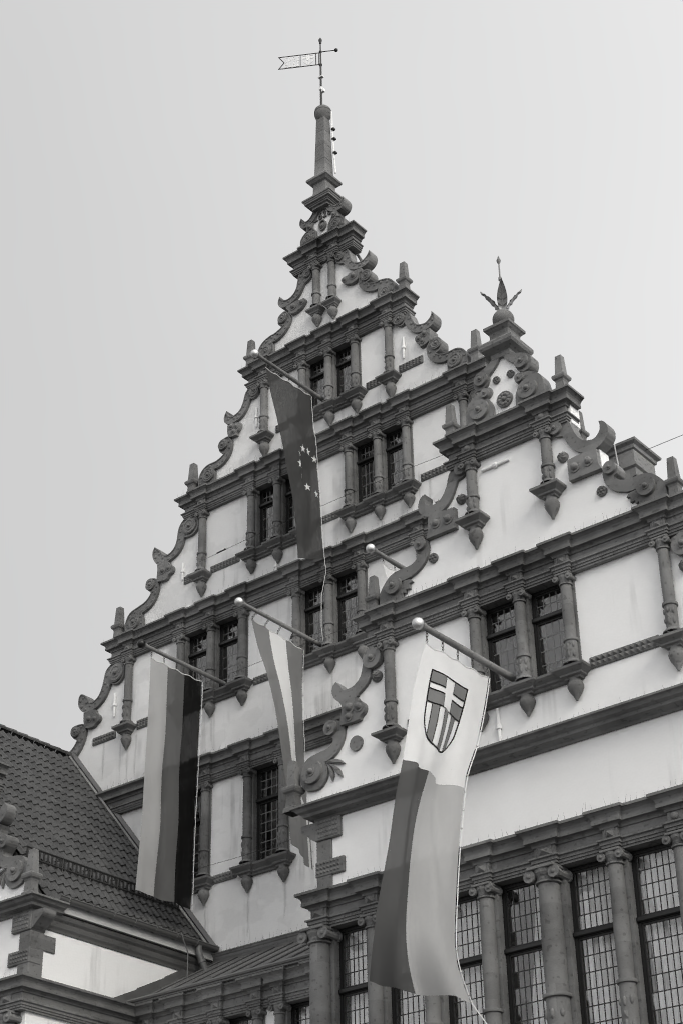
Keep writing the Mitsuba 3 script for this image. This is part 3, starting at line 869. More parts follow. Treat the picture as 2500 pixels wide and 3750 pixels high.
g = group(hall, 'spire')
add(g, 'pedestal', square_stack([(.25, 32.16), (.25, 32.22), (.31, 32.235), (.31, 32.275), (.335, 32.28), (.345, 32.31), (.41, 32.325), (.41, 32.375), (.425, 32.38), (.44, 32.42), (.465, 32.43), (.465, 32.475), (.28, 32.50)], SX, SY, .80), 'stone')
add(g, 'neck', square_stack([(.27, 32.48), (.27, 32.55), (.225, 32.60), (.21, 32.72), (.205, 32.98), (.235, 33.01)], SX, SY), 'stone')
add(g, 'cap', square_stack([(.22, 32.99), (.26, 33.01), (.31, 33.06), (.34, 33.08), (.34, 33.14), (.30, 33.20), (.22, 33.28), (.18, 33.33)], SX, SY), 'stone')
zz = np.linspace(33.31, 35.36, 5)
add(g, 'shaft', [square_stack([(.180 - .05 * (a - 33.31) / 2.05, a), (.180 - .05 * (b - .012 - 33.31) / 2.05, b - .012), (.172 - .05 * (b - 33.31) / 2.05, b)], SX, SY) for a, b in zip(zz[:-1], zz[1:])], 'stone')
add(g, 'ball', lathe([(.0, 35.30), (.12, 35.31), (.17, 35.36), (.215, 35.45), (.235, 35.53), (.235, 35.57), (.222, 35.58), (.222, 35.61), (.235, 35.62), (.22, 35.70), (.16, 35.77), (.07, 35.81), (.03, 35.82)], 24, (SX, SY, 0)), 'stone', 35)
# lightning conductor beside the spire
g = group(hall, 'lightning_conductor')
cp = [[.19, .50, 35.6], [.19, .52, 35.0], [.22, .53, 34.2], [.25, .55, 33.4]]
add(g, 'strip', tube(cp, .026, 6), 'white_paint', 40)
for p in ([.21, .52, 34.95], [.22, .53, 34.6], [.24, .54, 34.1]):
    add(g, 'clamp', cbx(p[0] - .03, p[0] + .07, p[1] - .05, p[1] + .05, p[2] - .03, p[2] + .03, .008), 'iron')
add(hall, 'roof_strut', tube([[.70, .70, 30.65], [1.02, .75, 29.9]], .04, 6), 'zinc')

# ------------------------------------------------------------------ small things on the main wall
for x0, z0, x1, z1 in ((-4.69, 23.24, -4.69, 22.76), (-6.89, 20.33, -6.87, 19.70), (-2.28, 26.88, -2.28, 26.29), (2.38, 26.86, 2.36, 26.25), (4.7, 23.24, 4.7, 22.76), (6.89, 20.33, 6.87, 19.7), (-4.45, 21.97, -4.45, 21.73), (-1.60, 22.3, -1.62, 21.76)):
    anchor(x0, z0, x1, z1)
for x0, x1, z0, z1 in ((-3.75, -2.8, 22.61, 22.8), (-4.64, -4.34, 22.61, 22.83), (-7.6, -6.8, 19.12, 19.33), (-6.08, -5.45, 19.12, 19.36), (2.2, 2.9, 25.88, 26.1), (1.21, 1.65, 25.83, 26.05), (-1.65, -1.21, 25.83, 26.05), (2.68, 3.52, 22.66, 22.86), (-.5, .3, 22.66, 22.86),
                        (-2.32, -1.45, 19.14, 19.33), (1.45, 2.32, 19.14, 19.33), (5.45, 6.08, 19.12, 19.36), (-3.46, -2.75, 14.64, 14.84)):
    relief_panel(x0, x1, z0, z1)

# ------------------------------------------------------------------ the two gabled bays (the left one is the mirror of the right one)
BY = 5.131
BX = 8.265
D = {1: 19.283, 2: 16.339, 3: 13.043, 4: 11.465}


def bay(left):
    OFF[1] = -BY
    MIRROR[0] = left
    corner = 3.50 if left else 3.78
    far = 2 * 8.42 - corner
    c = BX
    sh = .30 if left else 0.0        # the carved shoulders stand a little further in on the left bay

    def tp(half, ztop, xtop):
        h = [(0, ztop), (xtop, ztop)] + list(half)
        return Polygon([(c + x, z) for x, z in h] + [(c - x, z) for x, z in h[::-1] if x > 0]).buffer(0)
    t = [tp([(.1, 20.72), (.25, 20.6), (.5, 20.45), (.55, 20.2), (.5, 20.05), (.6, 19.9), (.75, 19.85), (.8, 19.28)], 20.78, .05),
         tp([(1.30, 18.69), (1.25, 18.66), (1.28, 18.4), (1.38, 18.2), (1.6, 18.02), (1.78, 17.93), (1.80, 17.6), (1.86, 17.3), (2.05, 17.05), (2.4, 16.97), (2.7, 16.95), (2.85, 16.7), (2.85, 16.34)], 19.28, 1.30),
         tp([(x - sh, zq) for x, zq in [(3.22, 15.74), (3.2, 15.6), (3.25, 15.2), (3.57, 15.0), (3.77, 14.93), (3.77, 14.5), (3.87, 14.2), (3.97, 14.08), (4.2, 13.95), (4.6, 13.9), (4.75, 13.6), (4.75, 13.04)]], 16.34, 3.22 - sh),
         sbox(corner, 0, far, 13.045)]
    big = [3.87, 8.42, 12.97]
    small = [5.0, 6.12, 7.24, 9.6, 10.72, 11.84]
    cols = sorted(big + small)
    g3 = [BX - .927, BX, BX + .927]
    z4a, z4s = 10.84, 7.3
    hol = [sbox(a + (.21 if a in big else .14), z4s, b - (.21 if b in big else .14), z4a + .02) for a, b in zip(cols[:-1], cols[1:])]
    hol.append(sbox(g3[0] + .1, 13.99, g3[-1] - .1, 15.745))
    add(hall, 'bay_wall', extr(unary_union([q.buffer(.001) for q in t]).difference(unary_union(hol)), WY, .66), 'plaster')
    add(hall, 'bay_side_wall', bx(corner, corner + .3, .662, BY + .36, 0, 13.0), 'plaster')
    add(hall, 'bay_side_wall', bx(far - .3, far, .662, BY + .36, 0, 13.0), 'plaster')
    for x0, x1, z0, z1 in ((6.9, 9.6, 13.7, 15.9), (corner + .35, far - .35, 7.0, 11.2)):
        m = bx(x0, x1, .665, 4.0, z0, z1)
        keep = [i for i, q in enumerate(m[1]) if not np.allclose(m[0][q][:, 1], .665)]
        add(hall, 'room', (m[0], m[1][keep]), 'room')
    # entablatures
    entablature(D[1], c - 1.26, c + 1.26, [c - .796, c + .796], back=.62, diamond='boss')
    entablature(D[2], c - 3.22, c + 3.22, [c - 2.768] + g3 + [c + 2.768], back=.62)
    string_course(D[3], [(corner - .02, 1.0), (corner - .02, .34), (far + .02, .34), (far + .02, 1.0)], h=.25, out=.34)
    spikes_along(corner - .2, far + .2, .12, D[3])
    # lower entablature on big and small columns, returned along the side walls
    g = group(hall, 'entablature')
    pth = [(corner - .06, BY + .3), (corner - .06, .20)]
    for b in cols:
        hb = .19 if b in big else .134
        if b == cols[0]:
            pth += [(b + hb, .20), (b + hb, .27)]
        elif b == cols[-1]:
            pth += [(b - hb, .27), (b - hb, .20)]
        else:
            pth += [(b - hb, .27), (b - hb, .20), (b + hb, .20), (b + hb, .27)]
    pth += [(far + .06, .20), (far + .06, BY + .3)]
    z = lambda q: D[4] + q * 1.03
    add(g, 'architrave', sweep(pth, [(-0.25, z(-.60)), (0, z(-.60)), (0.0, z(-.562)), (.022, z(-.562)), (.022, z(-.52)), (.042, z(-.52)), (.042, z(-.475)), (.05, z(-.472)), (.075, z(-.462)), (.075, z(-.438)), (-.01, z(-.43))]), 'stone')
    add(g, 'frieze', sweep(pth, [(-.004, z(-.436)), (-.004, z(-.268))]), 'stone')
    add(g, 'cornice', sweep(pth, [(-0.01, z(-.285)), (.022, z(-.275)), (.028, z(-.24)), (.045, z(-.222)), (.052, z(-.215)), (.115, z(-.212)), (.118, z(-.155)), (.108, z(-.15)), (.112, z(-.125)), (.128, z(-.09)), (.162, z(-.062)), (.176, z(-.056)), (.176, z(-.046)), (.20, z(-.044)), (.20, z(0.0)), (.05, z(0.012)), (-.30, z(0.03))]), 'stone')
    for b in cols:
        zc = z(-.352)
        if b == 10.72:
            m = [boss(b, zc, .065, .198, .05)]
        else:
            w = .115 if b in big else .066
            m = [pyramid(b, zc, w, .06, .188, .06), extr(sbox(b - w - .02, zc - .078, b + w + .02, zc + .078).difference(sbox(b - w - .002, zc - .062, b + w + .002, zc + .062)), .186, .21)]
        add(g, 'frieze_boss', m, 'stone')
    spikes_along(corner - .2, far + .2, .08, D[4])
    for b in cols:
        bigc = b in big
        gk = column(b, z4a, 8.86, 7.9, r=.17 if bigc else .118, y=.25 if bigc else .27, s=1.35 if bigc else 1.12)
        add(gk, 'pier', bx(b - (.24 if bigc else .165), b + (.24 if bigc else .165), .335, .64, 6.5, z4a), 'stone')
    add(hall, 'sill', sweep([(corner, .30), (far, .30)], [(-.2, 7.0), (0, 7.0), (.05, 7.1), (.12, 7.2), (.14, 7.32), (-.3, 7.36)]), 'stone')
    for i, (a, b) in enumerate(zip(cols[:-1], cols[1:])):
        wa = .24 if a in big else .165
        wb = .24 if b in big else .165
        near = (not left) and i in (0, 2, 3, 4, 5)
        window(a + wa - .003, b - wb + .003, 7.36, z4a - .004, [9.78], [(6, 9), (6, 4)], came='iron', single=near, curtain='drawn' if i == 3 else 'hung')
    # upper windows
    gq = dict(arch=15.739, ring=14.53, base=14.09, sl=14.02, sb=13.83, tip=13.46)
    window_group(g3, gq['arch'], gq['sl'], gq['ring'], gq['base'], gq['sb'], gq['tip'], 15.2, g_up=(4, 2), g_lo=(4, 4), single=not left)
    for x in (c - 2.768, c + 2.768):
        column(x, 15.739, 14.55, 14.05)
        corbel(x, 13.98, 13.80, 13.40)
    for x in (c - .796, c + .796):
        column(x, 18.683, 17.93, 17.57)
        corbel(x, 17.50, 17.30, 16.88)
    # scrolls
    for s in (1, -1):
        mir = None if s > 0 else c
        scroll(TR['b2_upper'], mir, [(9.28, 18.63, .125)], studs=False, rim=0, plain=True)
        block(TR['b2_block'], mir, [(9.6, 17.70, .075), (9.87, 17.71, .07)], soft=0)
        scroll(TR['b2_lower'], mir, [(10.25, 17.42, .12), (10.88, 16.80, .17)], studs=False, base=(16.72, 16.33), rim=0, plain=True)
        scroll(TR['b1_upper'], mir, [(8.71, 20.34, .14)], studs=False, rim=0, plain=True)
        scroll(TR['b1_lower'], mir, [(8.79, 19.70, .20), (8.64, 20.0, .09)], studs=False, base=(19.62, 19.27), rim=0, plain=True)
        C2 = 2 * c - sh
        scroll([(C2 + x, zq) for x, zq in TR['b3_upper']], mir, [(C2 - 5.13, 15.52, .20)], studs=False, rim=0, plain=True)
        block([(C2 + x, zq) for x, zq in TR['b3_block']], mir, [(C2 - 4.6, 14.71, .08), (C2 - 4.81, 14.67, .07), (C2 - 4.58, 14.54, .06)])
        scroll([(C2 + x, zq) for x, zq in TR['b3_lower']], mir, [(C2 - 4.15, 14.45, .14), (C2 - 3.72, 13.73, .22)], studs=False, rim=0, plain=True)
        for nm in ('b3_leaf', 'b3_leaf2', 'b3_leaf3'):
            p = chaikin([(C2 + x, zq) for x, zq in TR[nm]], 1)
            q = Polygon(p if mir is None else [(2 * c - x, zq) for x, zq in p]).buffer(0)
            add(hall, 'carved_leaf', [extr(q, WY - .05, WY + .02), extr(q.buffer(-.02), WY - .07, WY)], 'stone')
        f = (lambda x: x) if s > 0 else (lambda x: 2 * c - x)
        rosette(f(8.42), 20.23, .075, petals=6)
        rosette(f(9.34), 18.04, .10, kind='knob')
        rosette(f(10.02), 17.08, .095, petals=6)
        rosette(f(2 * c - 5.17), 15.17, .11, kind='knob')
        rosette(f(2 * c - 4.67), 14.03, .14, kind='plain' if s < 0 else 'flower')
        # acanthus under the lower volute
        for k, (dx, dz) in enumerate(((-.16, -.02), (-.1, -.14), (0.0, -.2))):
            lf = Polygon(chaikin([(f(10.68), 16.84), (f(10.62 + dx * .6), 16.83 + dz * .3), (f(10.64 + dx), 16.78 + dz), (f(10.72 + dx * .5), 16.74 + dz * .6)], 1)).buffer(0)
            add(hall, 'carved_leaf', extr(lf, WY - .06, WY + .02), 'stone')
        obelisk(f(c + 1.20), D[1] + .01, k=.82)
        obelisk(f(c + 3.10), D[2] + .01, k=.82)
        obelisk(f(2 * c - (3.48 if left else 3.30)), D[3] + .03, y=.26, k=.95)
    rosette(c - .01, 19.74, .165, petals=10)
    # pedestal, ball and copper leaves
    g = group(hall, 'finial')
    add(g, 'pedestal', square_stack([(.20, 20.66), (.21, 20.76), (.26, 20.79), (.34, 20.83), (.37, 20.88), (.37, 20.95), (.34, 21.0), (.24, 21.04), (.215, 21.08), (.20, 21.16), (.21, 21.24), (.26, 21.30), (.285, 21.32), (.285, 21.38), (.15, 21.40)], c, .5), 'stone')
    add(g, 'ball', ball((c, .5, 21.62), .205, 3), 'stone', True)
    for k in range(4):
        a = math.radians(-55 + 90 * k)
        d = np.array([math.cos(a), math.sin(a), 0])
        w = np.array([-math.sin(a), math.cos(a), 0])
        n = 12
        t = np.linspace(0, 1, n)
        V = []
        for q in t:
            ctr = np.array([c, .5, 21.79]) + d * (.03 + .36 * q ** 1.25) + np.array([0, 0, .60 * q - .08 * q ** 2])
            wid = .105 * math.sin(math.pi * min(1, .06 + q * .94)) ** .8 * (1.15 - .5 * q)
            nrm = np.cross(w, d * (.1 + .6 * q) + np.array([0, 0, .6]))
            nrm /= np.linalg.norm(nrm)
            for u in (-1, -.5, 0, .5, 1):
                V.append(ctr + w * wid * u + nrm * (.02 * abs(u) - .012 * math.sin(q * 40) * abs(u)))
        F_ = [[i * 5 + j, i * 5 + j + 1, (i + 1) * 5 + j + 1, (i + 1) * 5 + j] for i in range(n - 1) for j in range(4)]
        V = np.array(V).reshape(n, 5, 3)
        ribs = [tube(V[:, 2], .010, 5)] + [tube([V[i, 2], V[min(i + 1, n - 1), q]], .007, 4) for i in range(2, n - 2, 2) for q in (0, 4)]
        add(g, 'leaf', [(V.reshape(-1, 3), np.array(F_))] + ribs, 'leaf_metal', 30)
    add(g, 'rod', lathe([(.02, 21.8), (.017, 22.55), (.035, 22.56), (.035, 22.62), (.016, 22.63), (.013, 22.95), (.03, 22.98), (.045, 23.03), (.02, 23.10), (.0, 23.16)], 10, (c, .5, 0)), 'pole_paint', 35)
    # tie bars on the blank walls
    anchor(7.66, 18.45, 8.25, 18.45)
    anchor(7.65, 13.80, 7.66, 13.12)
    relief_panel(9.46, 10.74, 13.95, 14.15)
    relief_panel(2 * c - 10.74, 2 * c - 9.46, 13.95, 14.15)
    # corner pier with its carved stones, between string course and lower entablature
    for s in (1, -1):
        f = (lambda x: x) if s > 0 else (lambda x: 2 * 8.42 - x)
        x0 = corner
        g = group(hall, 'corner_pier')

        def qb(a, b, y0, y1, z0, z1):
            a, b = f(a), f(b)
            return cbx(min(a, b), max(a, b), y0, y1, z0, z1, .014)
        add(g, 'shaft', qb(x0 - .03, x0 + .30, .33, .70, 11.5, 12.43), 'stone')
        add(g, 'carved_stone', qb(x0 - .045, x0 + .58, .315, .62, 11.78, 12.06), 'stone')
        add(g, 'side_stone', qb(x0 - .035, x0 + .2, .50, 1.0, 12.08, 12.40), 'stone')
        add(g, 'carved_stone', [qb(x0 - .04, x0 + .52, .30, .7, 12.43, 12.80)], 'stone')
        con = Polygon(chaikin([(f(x0), 12.43), (f(x0), 12.79), (f(x0 - .36), 12.79), (f(x0 - .36), 12.68), (f(x0 - .22), 12.58), (f(x0 - .10), 12.47)], 2)).buffer(0)
        add(g, 'console', extr(con, .32, .66), 'stone')
        m = []
        for i in range(7):
            for j in range(4):
                m.append(boss(f(x0 + .06 + .065 * i), 12.49 + .085 * j, .028, .300, .018, 8))
            for j in range(3):
                m.append(pyramid(f(x0 + .02 + .075 * i), 11.85 + .08 * j, .026, .022, .311, .03))
        add(g, 'relief', m, 'stone', 35, kind='stuff')
    OFF[1] = 0.0
    MIRROR[0] = False
    return corner, far


corner_r, far_r = bay(False)
corner_l, far_l = bay(True)

# ------------------------------------------------------------------ bay roofs
A = np.array([-BX, 0, 19.0])
E_ = np.array([-3.43, 0, 13.1])
y_front, y_back = -BY + .64, .36


def plane_roof(sgn, ridge, eave):
    v = np.array([[sgn * ridge[0], y_front, ridge[2]], [sgn * eave[0], y_front, eave[2]], [sgn * eave[0], y_back, eave[2]], [sgn * ridge[0], y_back, ridge[2]]])
    w = v - np.array([0, 0, .16])
    return np.vstack([v, w]), np.array([[0, 1, 2, 3], [4, 7, 6, 5], [0, 4, 5, 1], [3, 2, 6, 7], [1, 5, 6, 2]])


far_e = np.array([-13.1, 0, 13.1])
roof_l = group(hall, 'tiled_roof')
add(roof_l, 'deck', plane_roof(1, A - [0, 0, .05], E_ - [0, 0, .05]), 'tile')
add(roof_l, 'deck', plane_roof(1, A - [0, 0, .05], far_e - [0, 0, .05]), 'tile')
roof_r = group(hall, 'tiled_roof')
add(roof_r, 'deck', plane_roof(-1, A, E_), 'tile')
add(roof_r, 'deck', plane_roof(-1, A, far_e), 'tile')
sd = E_ - A
SL = math.hypot(sd[0], sd[2])
sd = sd / SL
nd = np.array([-sd[2], 0, sd[0]])
pitch, course = .205, .37
ncol = int((y_back - y_front) / pitch)
nrow = int(SL / course)
tiles = []
for i in range(nrow):
    for j in range(ncol):
        y0 = y_front + j * pitch
        nu = 11
        u = np.linspace(0, 1, nu)
        prof = np.where(u < .45, -.018 * np.sin(np.pi * u / .45), .042 * np.clip(np.sin(np.pi * (u - .45) / .55), 0, 1) ** 1.2)
        yy = y0 + u * (pitch + .012)
        jit = rng.normal(0, .007)
        tl = rng.normal(0, .004)
        rows = []
        s0, s1 = SL - i * course - course * 1.12 + jit, SL - i * course + jit
        s0 = max(s0, 0.02)
        for s_, lift in ((s0, .010), (s1, .038 + tl)):
            rows.append(np.array([A + sd * s_ + nd * (lift + h) + np.array([0, q, 0]) for h, q in zip(prof, yy)]))
        rows.append(rows[1] - nd * .026)
        V = np.vstack(rows)
        F_ = []
        for r in range(2):
            for k in range(nu - 1):
                F_.append([r * nu + k, (r + 1) * nu + k, (r + 1) * nu + k + 1, r * nu + k + 1])
        ctr = V.mean(0)
        tiles.append((np.linalg.norm(ctr - CAM), V, np.array(F_)))
tiles.sort(key=lambda q: q[0])
for q in tiles[:300]:
    add(roof_l, 'tile', (q[1], q[2]), 'tile')
rest = [tri((q[1], q[2])) for q in tiles[300:]]
if rest:
    add(roof_l, 'tiles', rest, 'tile', kind='stuff')
ridge = []
for k in range(int((y_back - y_front) / .36)):
    a = y_front + k * .36
    t = np.linspace(-.1, math.pi + .1, 9)
    for (q, r) in ((a, .105), (a + .37, .125)):
        ridge.append([[A[0] + r * math.cos(p), q, A[2] - .02 + r * math.sin(p)] for p in t])
    V = np.array(ridge[-2] + ridge[-1])
    add(roof_l, 'ridge_tile', (V, np.array([[i, i + 1, 9 + i + 1, 9 + i] for i in range(8)])), 'tile')
# verge board against the main wall
vb = [A + np.array([0, y_back - .05, .0]), E_ + np.array([.1, y_back - .05, .0])]
add(roof_l, 'verge_strip', [tube([vb[0] + nd * .05, vb[1] + nd * .05], .06, 6), tube([vb[0] + nd * .10 + [0, .0, 0], vb[1] + nd * .10], .03, 5)], 'metal_roof')
add(roof_l, 'verge_strip', [tube([vb[0] + nd * .03 + [0, -.16, 0], vb[1] + nd * .03 + [0, -.16, 0]], .035, 5)], 'stone_pale')
# snow guard
sg = group(hall, 'snow_guard')
m = []
s_at = SL * (1 - (14.1 - 13.1) / (19.0 - 13.1))
base = A + sd * s_at
up = np.array([0, 0, 1.0])
for h in (.10, .32):
    m.append(tube([base + up * h + [0, y_front + .1, 0], base + up * h + [0, y_back - .15, 0]], .024, 5))
add(sg, 'rails', m, 'iron')
m = []
for y in np.arange(y_front + .12, y_back - .15, .115):
    m.append(bx(base[0] - .008, base[0] + .008, y - .02, y + .02, base[2] + .09, base[2] + .33))
add(sg, 'bars', m, 'iron')
m = []
for y in np.arange(y_front + .3, y_back - .1, .8):
    m.append(tube([base + [0, y, -.02], base + [0, y, .33]], .018, 5))
    m.append(tube([base + [-.28, y, .33], base + [0, y, .28]], .014, 5))
add(sg, 'brackets', m, 'iron', kind='stuff')
# gutter, fascia moulding and downpipe along the side wall of the left bay
gx, gz = -3.27, 13.16
a = np.linspace(math.pi, 2 * math.pi, 11)
gp = [(gx + .095 * math.cos(t), gz + .095 * math.sin(t)) for t in a]
V = np.array([[x, y, z] for y in (y_front + .15, .30) for x, z in gp])
gt = group(hall, 'gutter')
add(gt, 'trough', (V, np.array([[i, 11 + i, 11 + i + 1, i + 1] for i in range(10)])), 'zinc', 40)
add(gt, 'bead', tube([[gx + .098, y_front + .15, gz], [gx + .098, .30, gz]], .014, 6), 'zinc')
add(gt, 'end_cap', disc(gx, gz - .02, .088, .295, .305, 16), 'zinc')
m = []
for y in np.arange(y_front + .4, .2, .62):
    add(gt, 'bracket', tube([[gx + .103 * math.cos(t), y, gz + .103 * math.sin(t)] for t in a], .012, 4), 'zinc')
add(hall, 'fascia_board', bx(-3.52, -3.35, -BY + .99, .30, 12.90, 13.10), 'board_paint')
add(hall, 'eaves_moulding', sweep([(-corner_l, -BY + .68), (-corner_l, .36)], [(-.02, 12.52), (.02, 12.52), (.03, 12.57), (.06, 12.62), (.07, 12.72), (.11, 12.77), (.13, 12.85), (-.02, 12.89)]), 'stone_dark')
dp = group(hall, 'downpipe')
add(dp, 'bend', tube([[gx, -.25, gz - .07], [gx, -.25, gz - .16], [gx + .02, -.24, gz - .26], [gx + .06, -.2, gz - .42], [gx + .10, -.12, gz - .58], [gx + .10, -.10, gz - .66]], .075, 12), 'zinc', 50)
add(dp, 'collar', tube([[gx + .055, -.205, gz - .40], [gx + .065, -.195, gz - .44]], .09, 12), 'zinc', 40)
ch = [[gx + .1, -.9, gz + .05], [gx + .12, -.85, gz - .1], [gx + .14, -.72, gz - .35], [gx + .12, -.7, gz - .9]]
add(hall, 'grounding_wire', tube(ch, .012, 5), 'zinc')

# ------------------------------------------------------------------ low middle front between the bays, with its sheet metal roof
OFF[1] = -2.1
mcols = [-2.25, -1.22, -.20, .36, 1.40, 2.44]
g = group(hall, 'entablature')
entx0, entx1 = -corner_l + .02, corner_r - .02
entablature(K[7], entx0, entx1, [-3.1] + mcols, back=None)
mz = 10.86
mh = [sbox(a + .1, 7.4, b - .1, mz + .02) for a, b in ((-2.25, -1.22), (-1.22, -.20), (.36, 1.40), (1.40, 2.44))]
add(hall, 'lower_wall', extr(sbox(entx0, 0, entx1, 11.4).difference(unary_union(mh)), WY, .6), 'plaster')
for c_ in [-3.1] + mcols:
    gk = column(c_, mz, 9.0, 8.0, r=.1)
    add(gk, 'pier', bx(c_ - .13, c_ + .13, .345, .58, 7.2, mz), 'stone')
for a_, b_ in ((-2.25, -1.22), (-1.22, -.20), (.36, 1.40), (1.40, 2.44)):
    window(a_ + .125, b_ - .125, 7.42, mz - .004, [9.75], [(5, 9), (5, 4)], came='iron', curtain='hung')
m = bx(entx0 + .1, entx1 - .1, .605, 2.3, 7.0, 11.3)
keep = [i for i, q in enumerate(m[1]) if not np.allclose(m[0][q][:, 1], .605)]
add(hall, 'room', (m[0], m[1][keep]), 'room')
OFF[1] = 0
mr = group(hall, 'metal_roof')
p0, p1 = np.array([0, -2.06, 11.52]), np.array([0, .36, 12.86])
V = np.array([[entx0, p0[1], p0[2]], [entx1, p0[1], p0[2]], [entx1, p1[1], p1[2]], [entx0, p1[1], p1[2]]])
add(mr, 'sheet', (np.vstack([V, V - [0, 0, .06]]), np.array([[0, 1, 2, 3], [4, 7, 6, 5], [0, 4, 5, 1]])), 'metal_roof')
x = entx0 + .3
while x < entx1:
    o = np.array([x, 0, .02])
    add(mr, 'seam', tube([o + p0, o + p1], .022, 5), 'metal_roof')
    x += .52
add(mr, 'gutter_edge', [tube([[entx0, -2.12, 11.54], [entx1, -2.12, 11.54]], .035, 6), bx(entx0, entx1, -2.10, -2.05, 11.47, 11.56)], 'zinc')
add(mr, 'apron', bx(entx0, entx1, .30, .36, 12.82, 12.95), 'metal_roof')
# flashing where the roof meets the side wall of the left bay
fp = [(-2.62, 11.50), (-2.0, 11.50), (.36, 12.82), (.36, 13.02), (-.28, 12.69), (-1.02, 12.30), (-1.04, 12.27), (-1.81, 11.90), (-1.84, 11.86)]
fl = Polygon(fp).buffer(0)
fm = trimesh.creation.extrude_polygon(fl if fl.geom_type == 'Polygon' else max(fl.geoms, key=lambda q: q.area), .03, engine='earcut')
fv = np.array(fm.vertices)
add(mr, 'flashing', (np.stack([-corner_l + fv[:, 2], fv[:, 0], fv[:, 1]], 1), np.array(fm.faces)), 'metal_roof')

# ------------------------------------------------------------------ chimney behind the right bay
g = group(hall, 'chimney')


def rect_stack(rows, x0, x1, y0, y1):
    v, f = [], []
    for o, z in rows:
        v += [(x0 - o, y0 - o, z), (x1 + o, y0 - o, z), (x1 + o, y1 + o, z), (x0 - o, y1 + o, z)]
    for i in range(len(rows) - 1):
        for j in range(4):
            f.append([4 * i + j, 4 * i + (j + 1) % 4, 4 * i + 4 + (j + 1) % 4, 4 * i + 4 + j])
    n = 4 * (len(rows) - 1)
    f.append([n, n + 1, n + 2, n + 3])
    return tri((np.array(v), np.array(f)))


add(g, 'shaft', rect_stack([(0, 16.5), (0, 21.72), (.05, 21.76), (.05, 21.82), (0, 21.84), (0, 22.18)], 6.0, 7.42, 1.6, 2.5), 'stone_pale')
add(g, 'cap', rect_stack([(-.01, 22.17), (.04, 22.2), (.05, 22.28), (.12, 22.33), (.13, 22.38), (.05, 22.44), (-.1, 22.46)], 6.0, 7.42, 1.6, 2.5), 'stone')
add(hall, 'lightning_rod', tube([[7.1, 1.5, 21.3], [7.05, 1.45, 22.6]], .015, 5), 'steel')

# bird wires on the ledges, one part
add(hall, 'bird_spikes', SPIKES, 'iron', kind='stuff')
if SPARE_PANES:
    add(hall, 'window_panes', SPARE_PANES, 'glass', kind='stuff')

# ------------------------------------------------------------------ weather vane on the spire
vane = thing('weather_vane', 'pierced metal weather vane with mirrored year numbers on the rod of the topmost spire', 'weather vane')
add(vane, 'rod', lathe([(.035, 35.8), (.032, 36.6), (.028, 37.4), (.045, 37.42), (.045, 37.47), (.026, 37.49), (.024, 37.9), (.042, 37.92), (.042, 37.96), (.022, 37.98), (.02, 38.25), (.035, 38.27), (.03, 38.31), (.05, 38.36), (.052, 38.40), (.03, 38.45), (.0, 38.50)], 12, (SX - .05, SY, 0)), 'iron', 35)
VO = np.array([SX - .05, SY, 0])
VD = np.array([-.86, -.51, 0])
VD /= np.linalg.norm(VD)


def on_vane(m, off=0.0):
    """(u along the vane, z, depth) to the world"""
    v, f = tri(m)
    nrm = np.array([VD[1], -VD[0], 0])
    return VO + v[:, :1] * VD + v[:, 1:2] * np.array([0, 0, 1.0]) + (v[:, 2:3] + off) * nrm, f


def flat(poly, th=.016):
    out = []
    for q in getattr(poly, 'geoms', [poly]):
        m = trimesh.creation.extrude_polygon(q, th, engine='earcut')
        out.append((np.array(m.vertices), np.array(m.faces)))
    return joined(out)


z0, z1 = 37.46, 37.93
plate = Polygon([(.04, z0), (1.20, z0), (1.04, (z0 + z1) / 2), (1.20, z1), (.04, z1)])
rimp = plate.difference(plate.buffer(-.022))
bars = unary_union([sbox(.12, z0, .145, z1), sbox(.56, z0, .58, z1)])
add(vane, 'frame', on_vane(flat(rimp.union(bars))), 'iron')
sh = Polygon(chaikin([(.18, z1 - .05), (.52, z1 - .05), (.52, z0 + .20), (.35, z0 + .03), (.18, z0 + .20)], 1))
cr = unary_union([sbox(.30, z0 + .22, .40, z1 - .05), sbox(.18, z1 - .18, .52, z1 - .11)])
st = unary_union([sbox(.22 + .085 * k, z0, .26 + .085 * k, z0 + .22) for k in range(4)]).intersection(sh)
add(vane, 'shield', on_vane(flat(unary_union([sh.difference(sh.buffer(-.018)), cr, st]))), 'pale_metal')
for txt, zb in (('1947', z0 + .255), ('1615', z0 + .045)):
    tm = meshkit.text_mesh(txt, .17, .016, bold=True)
    v = np.array(tm.vertices)
    v[:, 0] = (v[:, 0] - v[:, 0].min()) / (v[:, 0].max() - v[:, 0].min()) * .42 + .60
    v[:, 1] += zb
    add(vane, 'numerals', on_vane((v, np.array(tm.faces))), 'pale_metal')
add(vane, 'counterweight', [tube([VO + [0, 0, 37.94], VO - VD * .42 + [0, 0, 37.94]], .014, 6), ball(VO - VD * .44 + [0, 0, 37.94], .055, 2)], 'iron', 40)
add(vane, 'clasp', [cbx(SX - .12, SX + .03, SY - .05, SY + .05, 36.95, 36.99, .006), cbx(SX - .05, SX + .05, SY - .02, SY + .06, 36.4, 36.5, .006), cbx(SX - .09, SX + .0, SY - .05, SY + .02, 36.48, 36.58, .006)], 'white_paint')

# ------------------------------------------------------------------ flagpoles and flags


def flagpole(x, yb, yt, z, r, label, gilt='gilt'):
    t = thing('flagpole', label, 'flagpole', None)
    add(t, 'pole', tube([[x, yb, z], [x, (yb + yt) / 2, z], [x, yt + .1, z]], [r, r * .95, r * .8], 16), 'pole_paint', 50)
    add(t, 'ball', ball((x, yt, z), .100, 3), gilt, True)
    add(t, 'collar', tube([[x, yt + .16, z], [x, yt + .08, z]], [r * 1.05, r * 1.15], 12), 'pole_paint', 40)
    return t


